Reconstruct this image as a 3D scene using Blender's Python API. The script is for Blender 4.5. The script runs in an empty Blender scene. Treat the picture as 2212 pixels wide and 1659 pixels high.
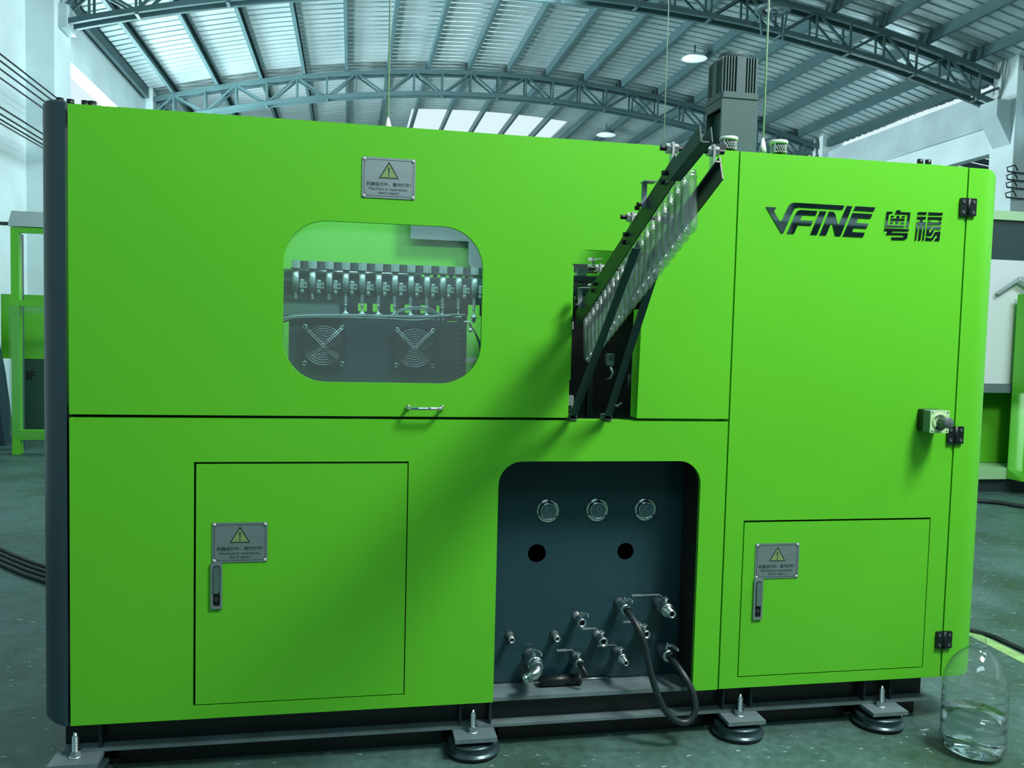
import bpy, bmesh, math, random
from mathutils import Vector, Matrix
from mathutils.geometry import tessellate_polygon

random.seed(7)
scn = bpy.context.scene
COL = scn.collection
PI = math.pi
V = Vector

# ------------------------------------------------------------------ camera, sky, light, exposure
cam_d = bpy.data.cameras.new('camera')
cam_d.sensor_width = 36.0
cam_d.lens = 29.83
cam_d.clip_end = 300
cam = bpy.data.objects.new('camera', cam_d)
COL.objects.link(cam)
YAW, PITCH, ROLL = 0.188, 0.0579, -0.0256
fw = V((math.sin(YAW)*math.cos(PITCH), math.cos(YAW)*math.cos(PITCH), -math.sin(PITCH)))
rt0 = V((math.cos(YAW), -math.sin(YAW), 0))
dn0 = fw.cross(rt0)
rt = rt0*math.cos(ROLL) + dn0*math.sin(ROLL)
dn = dn0*math.cos(ROLL) - rt0*math.sin(ROLL)
m = Matrix((rt, -dn, -fw)).transposed().to_4x4()
m.translation = V((0.85, -2.80, 1.45))
cam.matrix_world = m
scn.camera = cam

world = bpy.data.worlds.new('overcast_sky')
scn.world = world
world.use_nodes = True
bg = world.node_tree.nodes['Background']
bg.inputs[0].default_value = (0.74, 0.93, 0.96, 1)
bg.inputs[1].default_value = 1.0

scn.view_settings.view_transform = 'Standard'
scn.view_settings.look = 'None'
scn.view_settings.exposure = 0.0
scn.view_settings.gamma = 1.0
scn.view_settings.use_curve_mapping = False
try:
    scn.cycles.max_bounces = 10
    scn.cycles.transparent_max_bounces = 128
    scn.cycles.transmission_bounces = 10
    scn.cycles.sample_clamp_indirect = 4.0
    scn.cycles.caustics_refractive = False
    scn.cycles.caustics_reflective = False
    scn.cycles.use_denoising = True
except Exception:
    pass

DAY = (0.80, 0.97, 1.0)

def area(name, loc, aim, sx, sy, power, color=DAY, spread=PI):
    d = bpy.data.lights.new(name, 'AREA')
    d.shape = 'RECTANGLE'; d.size = sx; d.size_y = sy
    d.energy = power; d.color = color
    d.spread = spread
    o = bpy.data.objects.new(name, d); COL.objects.link(o)
    o.location = loc
    o.rotation_euler = (V(aim)-V(loc)).to_track_quat('-Z', 'Y').to_euler()
    return o

# overhead skylight key over the aisle in front of the machine, added fills, and the open clerestory on the left
area('overhead_key_fill', (3.8, -2.4, 5.3), (2.2, 0.0, 1.0), 1.3, 1.0, 345, (1.0, 0.99, 0.94))
area('overhead_key_fill', (4.0, 9.0, 6.9), (-3.6, 11.5, 4.0), 4.0, 2.5, 700)  # unseen fill added to brighten the left wall and column
area('overhead_key_fill', (1.2, -6.0, 6.5), (1.6, 0.0, 1.2), 4.0, 1.4, 115, (0.66, 0.95, 1.0))  # unseen fill added above and behind the camera to lift the machine front
area('overhead_key_fill', (6.8, -0.8, 7.0), (7.6, 4.6, 1.0), 3.0, 1.2, 330)  # unseen fill added for the right background machine and floor
area('yard_lamp', (-5.6, 15.5, 3.3), (1.0, 15.5, 8.2), 0.9, 9.0, 6500)
area('clerestory_lamp', (12.6, 15.5, 4.4), (7.0, 15.5, 8.0), 1.2, 8.0, 110)
area('inner_fill', (0.95, 0.10, 2.03), (0.95, 0.40, 1.4), 1.1, 0.06, 6)  # no fitting here: fill light added to brighten the interior behind the window

# ------------------------------------------------------------------ materials (all procedural)
MATS = {}
def mat(name, color, rough=0.5, metal=0.0, var=0.0, vscale=6.0, bump=0.0, bscale=40.0, coat=0.0, spec=0.5, stretch=None):
    if name in MATS: return MATS[name]
    M = bpy.data.materials.new(name); M.use_nodes = True
    nt = M.node_tree; b = nt.nodes['Principled BSDF']
    c = (color[0], color[1], color[2], 1)
    b.inputs['Base Color'].default_value = c
    b.inputs['Roughness'].default_value = rough
    b.inputs['Metallic'].default_value = metal
    b.inputs['Specular IOR Level'].default_value = spec
    if coat:
        b.inputs['Coat Weight'].default_value = coat
        b.inputs['Coat Roughness'].default_value = 0.15
    if var or bump:
        tc = nt.nodes.new('ShaderNodeTexCoord')
        src = tc.outputs['Object']
        if stretch:
            mp = nt.nodes.new('ShaderNodeMapping'); mp.inputs['Scale'].default_value = stretch
            nt.links.new(src, mp.inputs[0]); src = mp.outputs[0]
    if var:
        n = nt.nodes.new('ShaderNodeTexNoise'); n.inputs['Scale'].default_value = vscale
        n.inputs['Detail'].default_value = 5
        nt.links.new(src, n.inputs['Vector'])
        r = nt.nodes.new('ShaderNodeValToRGB')
        r.color_ramp.elements[0].position = 0.3; r.color_ramp.elements[1].position = 0.7
        r.color_ramp.elements[0].color = (color[0]*(1-var), color[1]*(1-var), color[2]*(1-var), 1)
        r.color_ramp.elements[1].color = (min(1, color[0]*(1+var)), min(1, color[1]*(1+var)), min(1, color[2]*(1+var)), 1)
        nt.links.new(n.outputs['Fac'], r.inputs[0]); nt.links.new(r.outputs[0], b.inputs['Base Color'])
    if bump:
        n2 = nt.nodes.new('ShaderNodeTexNoise'); n2.inputs['Scale'].default_value = bscale
        n2.inputs['Detail'].default_value = 3
        nt.links.new(src, n2.inputs['Vector'])
        bp = nt.nodes.new('ShaderNodeBump'); bp.inputs['Strength'].default_value = bump
        bp.inputs['Distance'].default_value = 0.01
        nt.links.new(n2.outputs['Fac'], bp.inputs['Height']); nt.links.new(bp.outputs[0], b.inputs['Normal'])
    MATS[name] = M
    return M

def schlick(nt, f0=0.04):
    """reflectance of a thin clear wall, the same from both sides"""
    lw = nt.nodes.new('ShaderNodeLayerWeight'); lw.inputs['Blend'].default_value = 0.5
    p = nt.nodes.new('ShaderNodeMath'); p.operation = 'POWER'; p.inputs[1].default_value = 4.5
    nt.links.new(lw.outputs['Facing'], p.inputs[0])
    q = nt.nodes.new('ShaderNodeMath'); q.operation = 'MULTIPLY_ADD'; q.inputs[1].default_value = 0.9-f0; q.inputs[2].default_value = f0
    nt.links.new(p.outputs[0], q.inputs[0])
    return q

def glass(name, color, rough=0.02, ior=1.45, clear=0.0):
    if name in MATS: return MATS[name]
    M = bpy.data.materials.new(name); M.use_nodes = True
    nt = M.node_tree; nt.nodes.clear()
    out = nt.nodes.new('ShaderNodeOutputMaterial')
    tr = nt.nodes.new('ShaderNodeBsdfTransparent'); tr.inputs[0].default_value = (*color, 1)
    gl = nt.nodes.new('ShaderNodeBsdfGlossy'); gl.inputs['Roughness'].default_value = rough
    gl.inputs[0].default_value = (0.9, 1, 1, 1)
    fr = schlick(nt)
    mx = nt.nodes.new('ShaderNodeMixShader')
    nt.links.new(fr.outputs[0], mx.inputs[0]); nt.links.new(tr.outputs[0], mx.inputs[1]); nt.links.new(gl.outputs[0], mx.inputs[2])
    if clear:
        df = nt.nodes.new('ShaderNodeBsdfDiffuse'); df.inputs[0].default_value = (0.55, 0.68, 0.70, 1)
        m2 = nt.nodes.new('ShaderNodeMixShader'); m2.inputs[0].default_value = clear
        nt.links.new(mx.outputs[0], m2.inputs[1]); nt.links.new(df.outputs[0], m2.inputs[2])
        nt.links.new(m2.outputs[0], out.inputs[0])
    else:
        nt.links.new(mx.outputs[0], out.inputs[0])
    MATS[name] = M
    return M

def refract(name, color, rough=0.0, ior=1.5):
    if name in MATS: return MATS[name]
    M = bpy.data.materials.new(name); M.use_nodes = True
    b = M.node_tree.nodes['Principled BSDF']
    b.inputs['Base Color'].default_value = (*color, 1)
    b.inputs['Roughness'].default_value = rough
    b.inputs['Transmission Weight'].default_value = 1.0
    b.inputs['IOR'].default_value = ior
    MATS[name] = M
    return M

GREEN = mat('green_powder_coat', (0.115, 0.58, 0.025), 0.36, 0, 0.03, 1.5, 0.02, 260)
GREEN_D = mat('green_inner_paint', (0.12, 0.56, 0.03), 0.4, 0, 0.04, 2.0)
SLATE = mat('slate_grey_paint', (0.026, 0.060, 0.078), 0.36, 0, 0.05, 3.0, 0.05, 300)
RECESS = mat('recess_slate_paint', (0.020, 0.062, 0.080), 0.22, 0, 0.05, 3.0, 0.04, 200)
DARK = mat('dark_steel_paint', (0.018, 0.035, 0.04), 0.45, 0, 0.1, 8.0, 0.05, 90)
BLACK = mat('black_plastic', (0.006, 0.012, 0.014), 0.4)
GASKET = mat('black_gap', (0.004, 0.007, 0.008), 0.8)
RUBBER = mat('black_rubber', (0.010, 0.018, 0.02), 0.5, 0, 0.15, 20)
HOSEM = mat('hose_rubber', (0.011, 0.024, 0.027), 0.42, 0, 0.1, 15, 0.05, 150)
STEEL = mat('bright_steel', (0.55, 0.66, 0.68), 0.28, 1.0, 0.06, 30)
CHROME = mat('chrome', (0.75, 0.83, 0.85), 0.08, 1.0)
MIRROR = mat('mirror_steel', (0.62, 0.72, 0.74), 0.03, 1.0)
SPIN = mat('spindle_steel', (0.40, 0.52, 0.54), 0.32, 0.3, 0.05, 30)
ALU = mat('brushed_aluminium', (0.36, 0.46, 0.48), 0.42, 0.75, 0.06, 3, 0.1, 120, stretch=(1, 1, 30))
ZINC = mat('zinc_plate', (0.60, 0.68, 0.70), 0.35, 0.8, 0.1, 12)
IRON = mat('grey_iron', (0.075, 0.12, 0.13), 0.5, 0.3, 0.15, 9, 0.08, 60)
TRUSSM = mat('truss_grey_paint', (0.06, 0.125, 0.135), 0.5, 0.1, 0.12, 1.5)
PURLM = mat('purlin_grey_paint', (0.055, 0.115, 0.125), 0.5, 0.2, 0.12, 1.5)
WHITE = mat('white_plastic', (0.75, 0.84, 0.85), 0.4)
PLASTER = mat('pale_plaster', (0.62, 0.76, 0.78), 0.85, 0, 0.09, 1.3, 0.15, 14)
CONC = mat('painted_concrete', (0.43, 0.56, 0.585), 0.8, 0, 0.12, 1.7, 0.2, 10)
CABLE = mat('dark_cable', (0.012, 0.022, 0.026), 0.5)
WIRE_GREY = mat('grey_wire', (0.30, 0.40, 0.42), 0.45)
MOTORM = mat('motor_grey', (0.036, 0.085, 0.095), 0.6, 0.0, 0.06, 6)
LEDGE = mat('ledge_grey', (0.15, 0.22, 0.235), 0.5, 0.2, 0.2, 10, 0.1, 40)
PRINT = mat('sign_print', (0.012, 0.028, 0.03), 0.6)
SIGNFILL = mat('sign_yellow_green', (0.20, 0.34, 0.13), 0.55)
LIME = mat('lime_plastic', (0.50, 0.80, 0.42), 0.4)
GREYP = mat('grey_plastic', (0.14, 0.20, 0.215), 0.5)
BUTTON = mat('button_grey', (0.09, 0.135, 0.145), 0.42)
DIAL = mat('gauge_dial', (0.17, 0.25, 0.30), 0.5)
PANE = glass('acrylic_pane', (0.80, 0.90, 0.91), 0.03, 1.45, 0.08)
DIALGLASS = glass('dial_glass', (0.9, 0.95, 0.95), 0.02)
SKYPANE = bpy.data.materials.new('skylight_sheet'); SKYPANE.use_nodes = True
_n = SKYPANE.node_tree; _n.nodes.clear()
_o = _n.nodes.new('ShaderNodeOutputMaterial'); _t = _n.nodes.new('ShaderNodeBsdfTransparent'); _d = _n.nodes.new('ShaderNodeBsdfTranslucent')
_d.inputs[0].default_value = (0.95, 0.98, 0.98, 1); _m = _n.nodes.new('ShaderNodeMixShader'); _m.inputs[0].default_value = 0.3
_n.links.new(_t.outputs[0], _m.inputs[1]); _n.links.new(_d.outputs[0], _m.inputs[2]); _n.links.new(_m.outputs[0], _o.inputs[0])
FILM = glass('stretch_film', (0.88, 0.94, 0.93), 0.12, 1.4, 0.04)
def clear_plastic(name, tint, edge, milk):
    M = bpy.data.materials.new(name); M.use_nodes = True
    nt = M.node_tree; nt.nodes.clear(); L = nt.links.new
    out = nt.nodes.new('ShaderNodeOutputMaterial')
    lw = nt.nodes.new('ShaderNodeLayerWeight'); lw.inputs['Blend'].default_value = 0.35
    cr = nt.nodes.new('ShaderNodeValToRGB')
    cr.color_ramp.elements[0].position = 0.3; cr.color_ramp.elements[0].color = (*tint, 1)
    cr.color_ramp.elements[1].position = 0.97; cr.color_ramp.elements[1].color = (*edge, 1)
    L(lw.outputs['Facing'], cr.inputs[0])
    tr = nt.nodes.new('ShaderNodeBsdfTransparent'); L(cr.outputs[0], tr.inputs[0])
    gl = nt.nodes.new('ShaderNodeBsdfGlossy'); gl.inputs['Roughness'].default_value = 0.06
    fr = schlick(nt, 0.09)
    df = nt.nodes.new('ShaderNodeBsdfDiffuse'); df.inputs[0].default_value = (0.6, 0.74, 0.76, 1)
    m1 = nt.nodes.new('ShaderNodeMixShader'); m1.inputs[0].default_value = milk
    L(tr.outputs[0], m1.inputs[1]); L(df.outputs[0], m1.inputs[2])
    m2 = nt.nodes.new('ShaderNodeMixShader'); L(fr.outputs[0], m2.inputs[0]); L(m1.outputs[0], m2.inputs[1]); L(gl.outputs[0], m2.inputs[2])
    L(m2.outputs[0], out.inputs[0])
    return M
PETM = clear_plastic('clear_plastic', (0.97, 0.985, 0.985), (0.22, 0.31, 0.33), 0.10)
BOTTLEM = clear_plastic('thin_clear_bottle', (0.96, 0.985, 0.98), (0.45, 0.56, 0.56), 0.07)
WATER = refract('water', (0.85, 0.95, 0.95), 0.0, 1.33)
DOMEM = mat('dome_glow', (0.8, 0.9, 0.92), 0.4)
_b = DOMEM.node_tree.nodes['Principled BSDF']
_b.inputs['Emission Color'].default_value = (0.75, 0.95, 0.98, 1); _b.inputs['Emission Strength'].default_value = 0.55  # glow put into the disc in place of daylight through a roof dome

def floor_material():
    M = bpy.data.materials.new('worn_green_floor_paint'); M.use_nodes = True
    nt = M.node_tree; b = nt.nodes['Principled BSDF']; L = nt.links.new
    tc = nt.nodes.new('ShaderNodeTexCoord')
    n1 = nt.nodes.new('ShaderNodeTexNoise'); n1.inputs['Scale'].default_value = 1.6; n1.inputs['Detail'].default_value = 8
    n1.inputs['Roughness'].default_value = 0.65
    L(tc.outputs['Object'], n1.inputs['Vector'])
    r1 = nt.nodes.new('ShaderNodeValToRGB')
    r1.color_ramp.elements[0].position = 0.36; r1.color_ramp.elements[0].color = (0.036, 0.082, 0.054, 1)
    r1.color_ramp.elements[1].position = 0.66; r1.color_ramp.elements[1].color = (0.086, 0.172, 0.165, 1)
    e = r1.color_ramp.elements.new(0.5); e.color = (0.058, 0.125, 0.108, 1)
    L(n1.outputs['Fac'], r1.inputs[0])
    # fine grime
    n4 = nt.nodes.new('ShaderNodeTexNoise'); n4.inputs['Scale'].default_value = 28; n4.inputs['Detail'].default_value = 6
    L(tc.outputs['Object'], n4.inputs['Vector'])
    m4 = nt.nodes.new('ShaderNodeMix'); m4.data_type = 'RGBA'; m4.blend_type = 'OVERLAY'; m4.inputs['Factor'].default_value = 0.55
    L(r1.outputs[0], m4.inputs['A']); L(n4.outputs['Fac'], m4.inputs['B'])
    # chips of bare pale concrete
    mp = nt.nodes.new('ShaderNodeMapping'); mp.inputs['Rotation'].default_value = (0, 0, 0.5); mp.inputs['Scale'].default_value = (1, 1.9, 1)
    L(tc.outputs['Object'], mp.inputs[0])
    n2 = nt.nodes.new('ShaderNodeTexNoise'); n2.inputs['Scale'].default_value = 19; n2.inputs['Detail'].default_value = 7
    n2.inputs['Roughness'].default_value = 0.62
    L(mp.outputs[0], n2.inputs['Vector'])
    r2 = nt.nodes.new('ShaderNodeValToRGB')
    r2.color_ramp.elements[0].position = 0.64; r2.color_ramp.elements[0].color = (0, 0, 0, 1)
    r2.color_ramp.elements[1].position = 0.67; r2.color_ramp.elements[1].color = (1, 1, 1, 1)
    L(n2.outputs['Fac'], r2.inputs[0])
    m2 = nt.nodes.new('ShaderNodeMix'); m2.data_type = 'RGBA'
    L(r2.outputs[0], m2.inputs['Factor']); L(m4.outputs['Result'], m2.inputs['A'])
    m2.inputs['B'].default_value = (0.34, 0.46, 0.47, 1)
    L(m2.outputs['Result'], b.inputs['Base Color'])
    b.inputs['Roughness'].default_value = 0.42
    n3 = nt.nodes.new('ShaderNodeTexNoise'); n3.inputs['Scale'].default_value = 9; n3.inputs['Detail'].default_value = 8
    L(tc.outputs['Object'], n3.inputs['Vector'])
    bp = nt.nodes.new('ShaderNodeBump'); bp.inputs['Strength'].default_value = 0.18; bp.inputs['Distance'].default_value = 0.01
    L(n3.outputs['Fac'], bp.inputs['Height']); L(bp.outputs[0], b.inputs['Normal'])
    r5 = nt.nodes.new('ShaderNodeMapRange'); r5.inputs[3].default_value = 0.32; r5.inputs[4].default_value = 0.6
    L(n3.outputs['Fac'], r5.inputs[0]); L(r5.outputs[0], b.inputs['Roughness'])
    return M
FLOORM = floor_material()

def roof_material():
    M = bpy.data.materials.new('galvanised_roof_sheet'); M.use_nodes = True
    nt = M.node_tree; b = nt.nodes['Principled BSDF']; L = nt.links.new
    b.inputs['Base Color'].default_value = (0.40, 0.52, 0.54, 1)
    b.inputs['Metallic'].default_value = 0.55
    b.inputs['Roughness'].default_value = 0.36
    tc = nt.nodes.new('ShaderNodeTexCoord')
    mp = nt.nodes.new('ShaderNodeMapping'); mp.inputs['Scale'].default_value = (1.2, 3.5, 1.0)
    L(tc.outputs['Object'], mp.inputs[0])
    n = nt.nodes.new('ShaderNodeTexNoise'); n.inputs['Scale'].default_value = 1.6; n.inputs['Detail'].default_value = 3
    L(mp.outputs[0], n.inputs['Vector'])
    bp = nt.nodes.new('ShaderNodeBump'); bp.inputs['Strength'].default_value = 0.35; bp.inputs['Distance'].default_value = 0.06
    L(n.outputs['Fac'], bp.inputs['Height']); L(bp.outputs[0], b.inputs['Normal'])
    n2 = nt.nodes.new('ShaderNodeTexNoise'); n2.inputs['Scale'].default_value = 0.8; n2.inputs['Detail'].default_value = 4
    L(tc.outputs['Object'], n2.inputs['Vector'])
    r = nt.nodes.new('ShaderNodeValToRGB')
    r.color_ramp.elements[0].position = 0.3; r.color_ramp.elements[0].color = (0.42, 0.55, 0.57, 1)
    r.color_ramp.elements[1].position = 0.7; r.color_ramp.elements[1].color = (0.55, 0.68, 0.70, 1)
    L(n2.outputs['Fac'], r.inputs[0]); L(r.outputs[0], b.inputs['Base Color'])
    return M
ROOFM = roof_material()

# ------------------------------------------------------------------ mesh helpers
class MB:
    def __init__(s): s.v = []; s.f = []; s.sm = []
    def add(s, vs, fs, smooth=False):
        o = len(s.v); s.v += [V(p) for p in vs]
        s.f += [tuple(i+o for i in f) for f in fs]; s.sm += [smooth]*len(fs)
        return s
    def box(s, x0, x1, y0, y1, z0, z1):
        vs = [(x, y, z) for x in (x0, x1) for y in (y0, y1) for z in (z0, z1)]
        return s.add(vs, [(0, 1, 3, 2), (4, 6, 7, 5), (0, 4, 5, 1), (2, 3, 7, 6), (0, 2, 6, 4), (1, 5, 7, 3)])
    def bar(s, p0, p1, w, h, up=(0, 0, 1)):
        p0 = V(p0); p1 = V(p1); d = (p1-p0).normalized(); u = V(up)
        a = d.cross(u)
        if a.length < 1e-4: a = d.cross(V((1, 0, 0)))
        a.normalize(); b = a.cross(d).normalized()
        vs = [p + a*(w/2*i) + b*(h/2*j) for p in (p0, p1) for i, j in ((-1, -1), (1, -1), (1, 1), (-1, 1))]
        return s.add(vs, [(3, 2, 1, 0), (4, 5, 6, 7), (0, 1, 5, 4), (1, 2, 6, 5), (2, 3, 7, 6), (3, 0, 4, 7)])
    def cyl(s, p0, p1, r0, r1=None, n=16, cap=True, smooth=True):
        r1 = r0 if r1 is None else r1
        p0 = V(p0); p1 = V(p1); d = (p1-p0).normalized()
        a = d.orthogonal().normalized(); b = d.cross(a)
        vs = []
        for p, r in ((p0, r0), (p1, r1)):
            for i in range(n):
                t = 2*PI*i/n; vs.append(p + a*(r*math.cos(t)) + b*(r*math.sin(t)))
        s.add(vs, [(i, (i+1) % n, n+(i+1) % n, n+i) for i in range(n)], smooth)
        if cap:
            o = len(s.v)-2*n
            s.f += [tuple(o+i for i in reversed(range(n))), tuple(o+n+i for i in range(n))]; s.sm += [False, False]
        return s
    def lathe(s, prof, o, d=(0, 0, 1), n=24, smooth=True, closed=False):
        o = V(o); d = V(d).normalized(); a = d.orthogonal().normalized(); b = d.cross(a)
        k = len(prof); vs = []
        for r, h in prof:
            for i in range(n):
                t = 2*PI*i/n; vs.append(o + d*h + a*(r*math.cos(t)) + b*(r*math.sin(t)))
        fs = []
        for j in range(k if closed else k-1):
            j2 = (j+1) % k
            for i in range(n):
                fs.append((j*n+i, j*n+(i+1) % n, j2*n+(i+1) % n, j2*n+i))
        base = len(s.v)
        s.add(vs, fs, smooth)
        if not closed:
            for j, rev in ((0, True), (k-1, False)):
                if prof[j][0] > 1e-6:
                    ids = [base+j*n+i for i in range(n)]
                    s.f.append(tuple(reversed(ids)) if rev else tuple(ids)); s.sm.append(False)
        return s
    def tube(s, pts, r, n=8, smooth_path=0, cap=True):
        pts = [V(p) for p in pts]
        for _ in range(smooth_path):
            q = [pts[0]]
            for i in range(len(pts)-1):
                q += [pts[i]*0.75+pts[i+1]*0.25, pts[i]*0.25+pts[i+1]*0.75]
            q.append(pts[-1]); pts = q
        a = None; vs = []
        for i, p in enumerate(pts):
            d = (pts[min(i+1, len(pts)-1)]-pts[max(i-1, 0)]).normalized()
            if a is None: a = d.orthogonal().normalized()
            else:
                a = (a - d*a.dot(d))
                a = a.normalized() if a.length > 1e-6 else d.orthogonal().normalized()
            b = d.cross(a)
            for k in range(n):
                t = 2*PI*k/n; vs.append(p + a*(r*math.cos(t)) + b*(r*math.sin(t)))
        fs = [(i*n+k, i*n+(k+1) % n, (i+1)*n+(k+1) % n, (i+1)*n+k) for i in range(len(pts)-1) for k in range(n)]
        o = len(s.v); s.add(vs, fs, True)
        if cap:
            s.f += [tuple(o+k for k in reversed(range(n))), tuple(o+(len(pts)-1)*n+k for k in range(n))]; s.sm += [False, False]
        return s
    def plate(s, loops, d0, d1, fn=None):
        """flat plate with holes: loops are 2-D outlines (the first the outer one), d0..d1 its thickness; fn maps (a, b, d) to a point (default x, z and y)"""
        fn = fn or (lambda a, b, d: (a, d, b))
        pl = [[V((a, b, 0)) for a, b in l] for l in loops]
        tris = tessellate_polygon(pl)
        flat = [p for l in pl for p in l]; n = len(flat)
        vs = [fn(p.x, p.y, d0) for p in flat] + [fn(p.x, p.y, d1) for p in flat]
        fs = [tuple(t) for t in tris] + [tuple(n+i for i in reversed(t)) for t in tris]
        o = 0
        for l in pl:
            k = len(l)
            fs += [(o+i, o+(i+1) % k, n+o+(i+1) % k, n+o+i) for i in range(k)]
            o += k
        return s.add(vs, fs)
    def torus(s, c, d, R, r, n=32, k=8):
        c = V(c); d = V(d).normalized(); a = d.orthogonal().normalized(); b = d.cross(a)
        vs = []
        for i in range(n):
            t = 2*PI*i/n; e = a*math.cos(t)+b*math.sin(t)
            for j in range(k):
                u = 2*PI*j/k; vs.append(c + e*(R+r*math.cos(u)) + d*(r*math.sin(u)))
        fs = [(i*k+j, i*k+(j+1) % k, ((i+1) % n)*k+(j+1) % k, ((i+1) % n)*k+j) for i in range(n) for j in range(k)]
        return s.add(vs, fs, True)

ORIG = {}
def build(name, mb, material, parent=None, origin=None, bevel=0.0, label=None, kind=None):
    o = ORIG.get(parent.name, V((0, 0, 0))) if parent is not None else V(origin or (0, 0, 0))
    me = bpy.data.meshes.new(name)
    me.from_pydata([p-o for p in mb.v], [], mb.f)
    for p, sflag in zip(me.polygons, mb.sm): p.use_smooth = sflag
    bm = bmesh.new(); bm.from_mesh(me); bmesh.ops.recalc_face_normals(bm, faces=bm.faces); bm.to_mesh(me); bm.free()
    me.materials.append(material)
    ob = bpy.data.objects.new(name, me); COL.objects.link(ob)
    if parent is not None:
        ob.parent = parent
    else:
        ob.location = o
    ORIG[ob.name] = o
    if bevel:
        md = ob.modifiers.new('bevel', 'BEVEL'); md.width = bevel; md.segments = 2; md.limit_method = 'ANGLE'; md.angle_limit = 0.7
    if label: ob['label'] = label
    if kind: ob['kind'] = kind
    return ob

def thing(name, label, cat, loc, group=None):
    o = bpy.data.objects.new(name, None); COL.objects.link(o)
    o.location = loc; o.empty_display_size = 0.1
    ORIG[o.name] = V(loc)
    o['label'] = label; o['category'] = cat
    if group: o['group'] = group
    return o

def solo(name, mb, material, label, cat, loc, group=None, bevel=0.0):
    o = build(name, mb, material, None, loc, bevel)
    o['label'] = label; o['category'] = cat
    if group: o['group'] = group
    return o

def struct(name, mb, material, parent=None, bevel=0.0):
    o = build(name, mb, material, parent, None, bevel)
    if parent is None: o['kind'] = 'structure'
    return o

def rrect(x0, x1, z0, z1, r, n=8):
    out = []
    for cx, cz, a0 in ((x1-r, z1-r, 0), (x0+r, z1-r, PI/2), (x0+r, z0+r, PI), (x1-r, z0+r, 1.5*PI)):
        for i in range(n+1):
            t = a0 + PI/2*i/n; out.append((cx+r*math.cos(t), cz+r*math.sin(t)))
    return out
def rect(x0, x1, z0, z1): return [(x0, z0), (x1, z0), (x1, z1), (x0, z1)]

_dg_cache = []
def text_geo(body, size, bold=0.0):
    """glyph outlines of Blender's own built-in font as flat triangles, centred on x, baseline at 0"""
    cu = bpy.data.curves.new('lettering', 'FONT'); cu.body = body; cu.size = size
    cu.align_x = 'CENTER'; cu.resolution_u = 3; cu.offset = bold
    ob = bpy.data.objects.new('lettering_source', cu); COL.objects.link(ob)
    dg = bpy.context.evaluated_depsgraph_get(); dg.update()
    me = bpy.data.meshes.new_from_object(ob.evaluated_get(dg))
    vs = [(p.co.x, p.co.y) for p in me.vertices]; fs = [tuple(p.vertices) for p in me.polygons]
    bpy.data.objects.remove(ob); bpy.data.curves.remove(cu); bpy.data.meshes.remove(me)
    return vs, fs
def text_on_front(mb, body, size, cx, cz, y, width=None, bold=0.0):
    vs, fs = text_geo(body, size, bold)
    if not vs: return
    x0 = min(p[0] for p in vs); x1 = max(p[0] for p in vs)
    k = (width/(x1-x0)) if width else 1.0
    mid = (x0+x1)/2
    mb.add([(cx+(x-mid)*k, y, cz+z) for x, z in vs], fs)

# ------------------------------------------------------------------ the hall
XL, XR = -3.7, 12.8
XC, HALF, ZC, SAG = 4.55, 8.35, 7.70, 1.25
Y0H, Y1H = -12.0, 32.0
def arch(x, dz=0.0): return ZC - SAG*((x-XC)/HALF)**2 + dz

struct('floor', MB().box(-40, 60, -40, 60, -0.2, 0.0), FLOORM)

# left wall: solid beside the camera, columns, ring beam over an open clerestory
wl = MB().box(-4.15, -3.95, Y0H, 11.2, 0, 6.9)
wl.box(-4.15, -3.95, 11.9, Y1H, 0, 3.0)
wall_left = struct('wall_left', wl, PLASTER)
struct('column', MB().box(-4.05, -3.55, 11.15, 11.9, 0, 7.2), PLASTER, wall_left, 0.01)
struct('column', MB().box(-4.05, -3.55, 17.5, 18.2, 0, 6.9), PLASTER, wall_left, 0.01)
struct('ring_beam', MB().box(-3.98, -3.70, 11.9, Y1H, 5.69, 6.36), PLASTER, wall_left, 0.01)
struct('wall_plate', MB().box(-4.1, -3.755, 11.9, Y1H, 6.362, 6.66), CONC, wall_left)
struct('corbel', MB().box(-3.7, -3.42, 11.3, 11.75, 5.9, 6.25), CONC, wall_left, 0.01)

# right wall: ring beam with a ledge on columns with corbels, open underneath
wr = MB().box(13.0, 13.2, Y0H, Y1H, 0, 3.0)
wall_right = struct('wall_right', wr, PLASTER)
struct('ring_beam', MB().box(12.8, 13.1, Y0H, Y1H, 5.66, 6.355), CONC, wall_right, 0.01)
struct('ledge_beam', MB().box(12.86, 13.1, Y0H, Y1H, 5.16, 5.66), PLASTER, wall_right, 0.01)
for yc in (11.2, 17.7, 4.9):
    struct('column', MB().box(12.62, 13.2, yc-0.3, yc+0.3, 0, 7.0), PLASTER, wall_right, 0.01)
    pr = [(12.62, 5.15), (12.62, 5.95), (12.30, 5.95), (12.30, 5.65)]
    struct('corbel', MB().plate([pr], yc-0.22, yc+0.22), CONC, wall_right, 0.01)
struct('wall_far', MB().plate([rect(-4.1, 13.2, 0, 8.2), rect(-3, 4.2, 1.2, 5.9), rect(4.9, 12.2, 1.2, 5.9)], Y1H, Y1H+0.2), PLASTER)
struct('wall_rear', MB().box(-4.1, 13.2, Y0H-0.2, Y0H, 0, 8.2), PLASTER)

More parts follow.
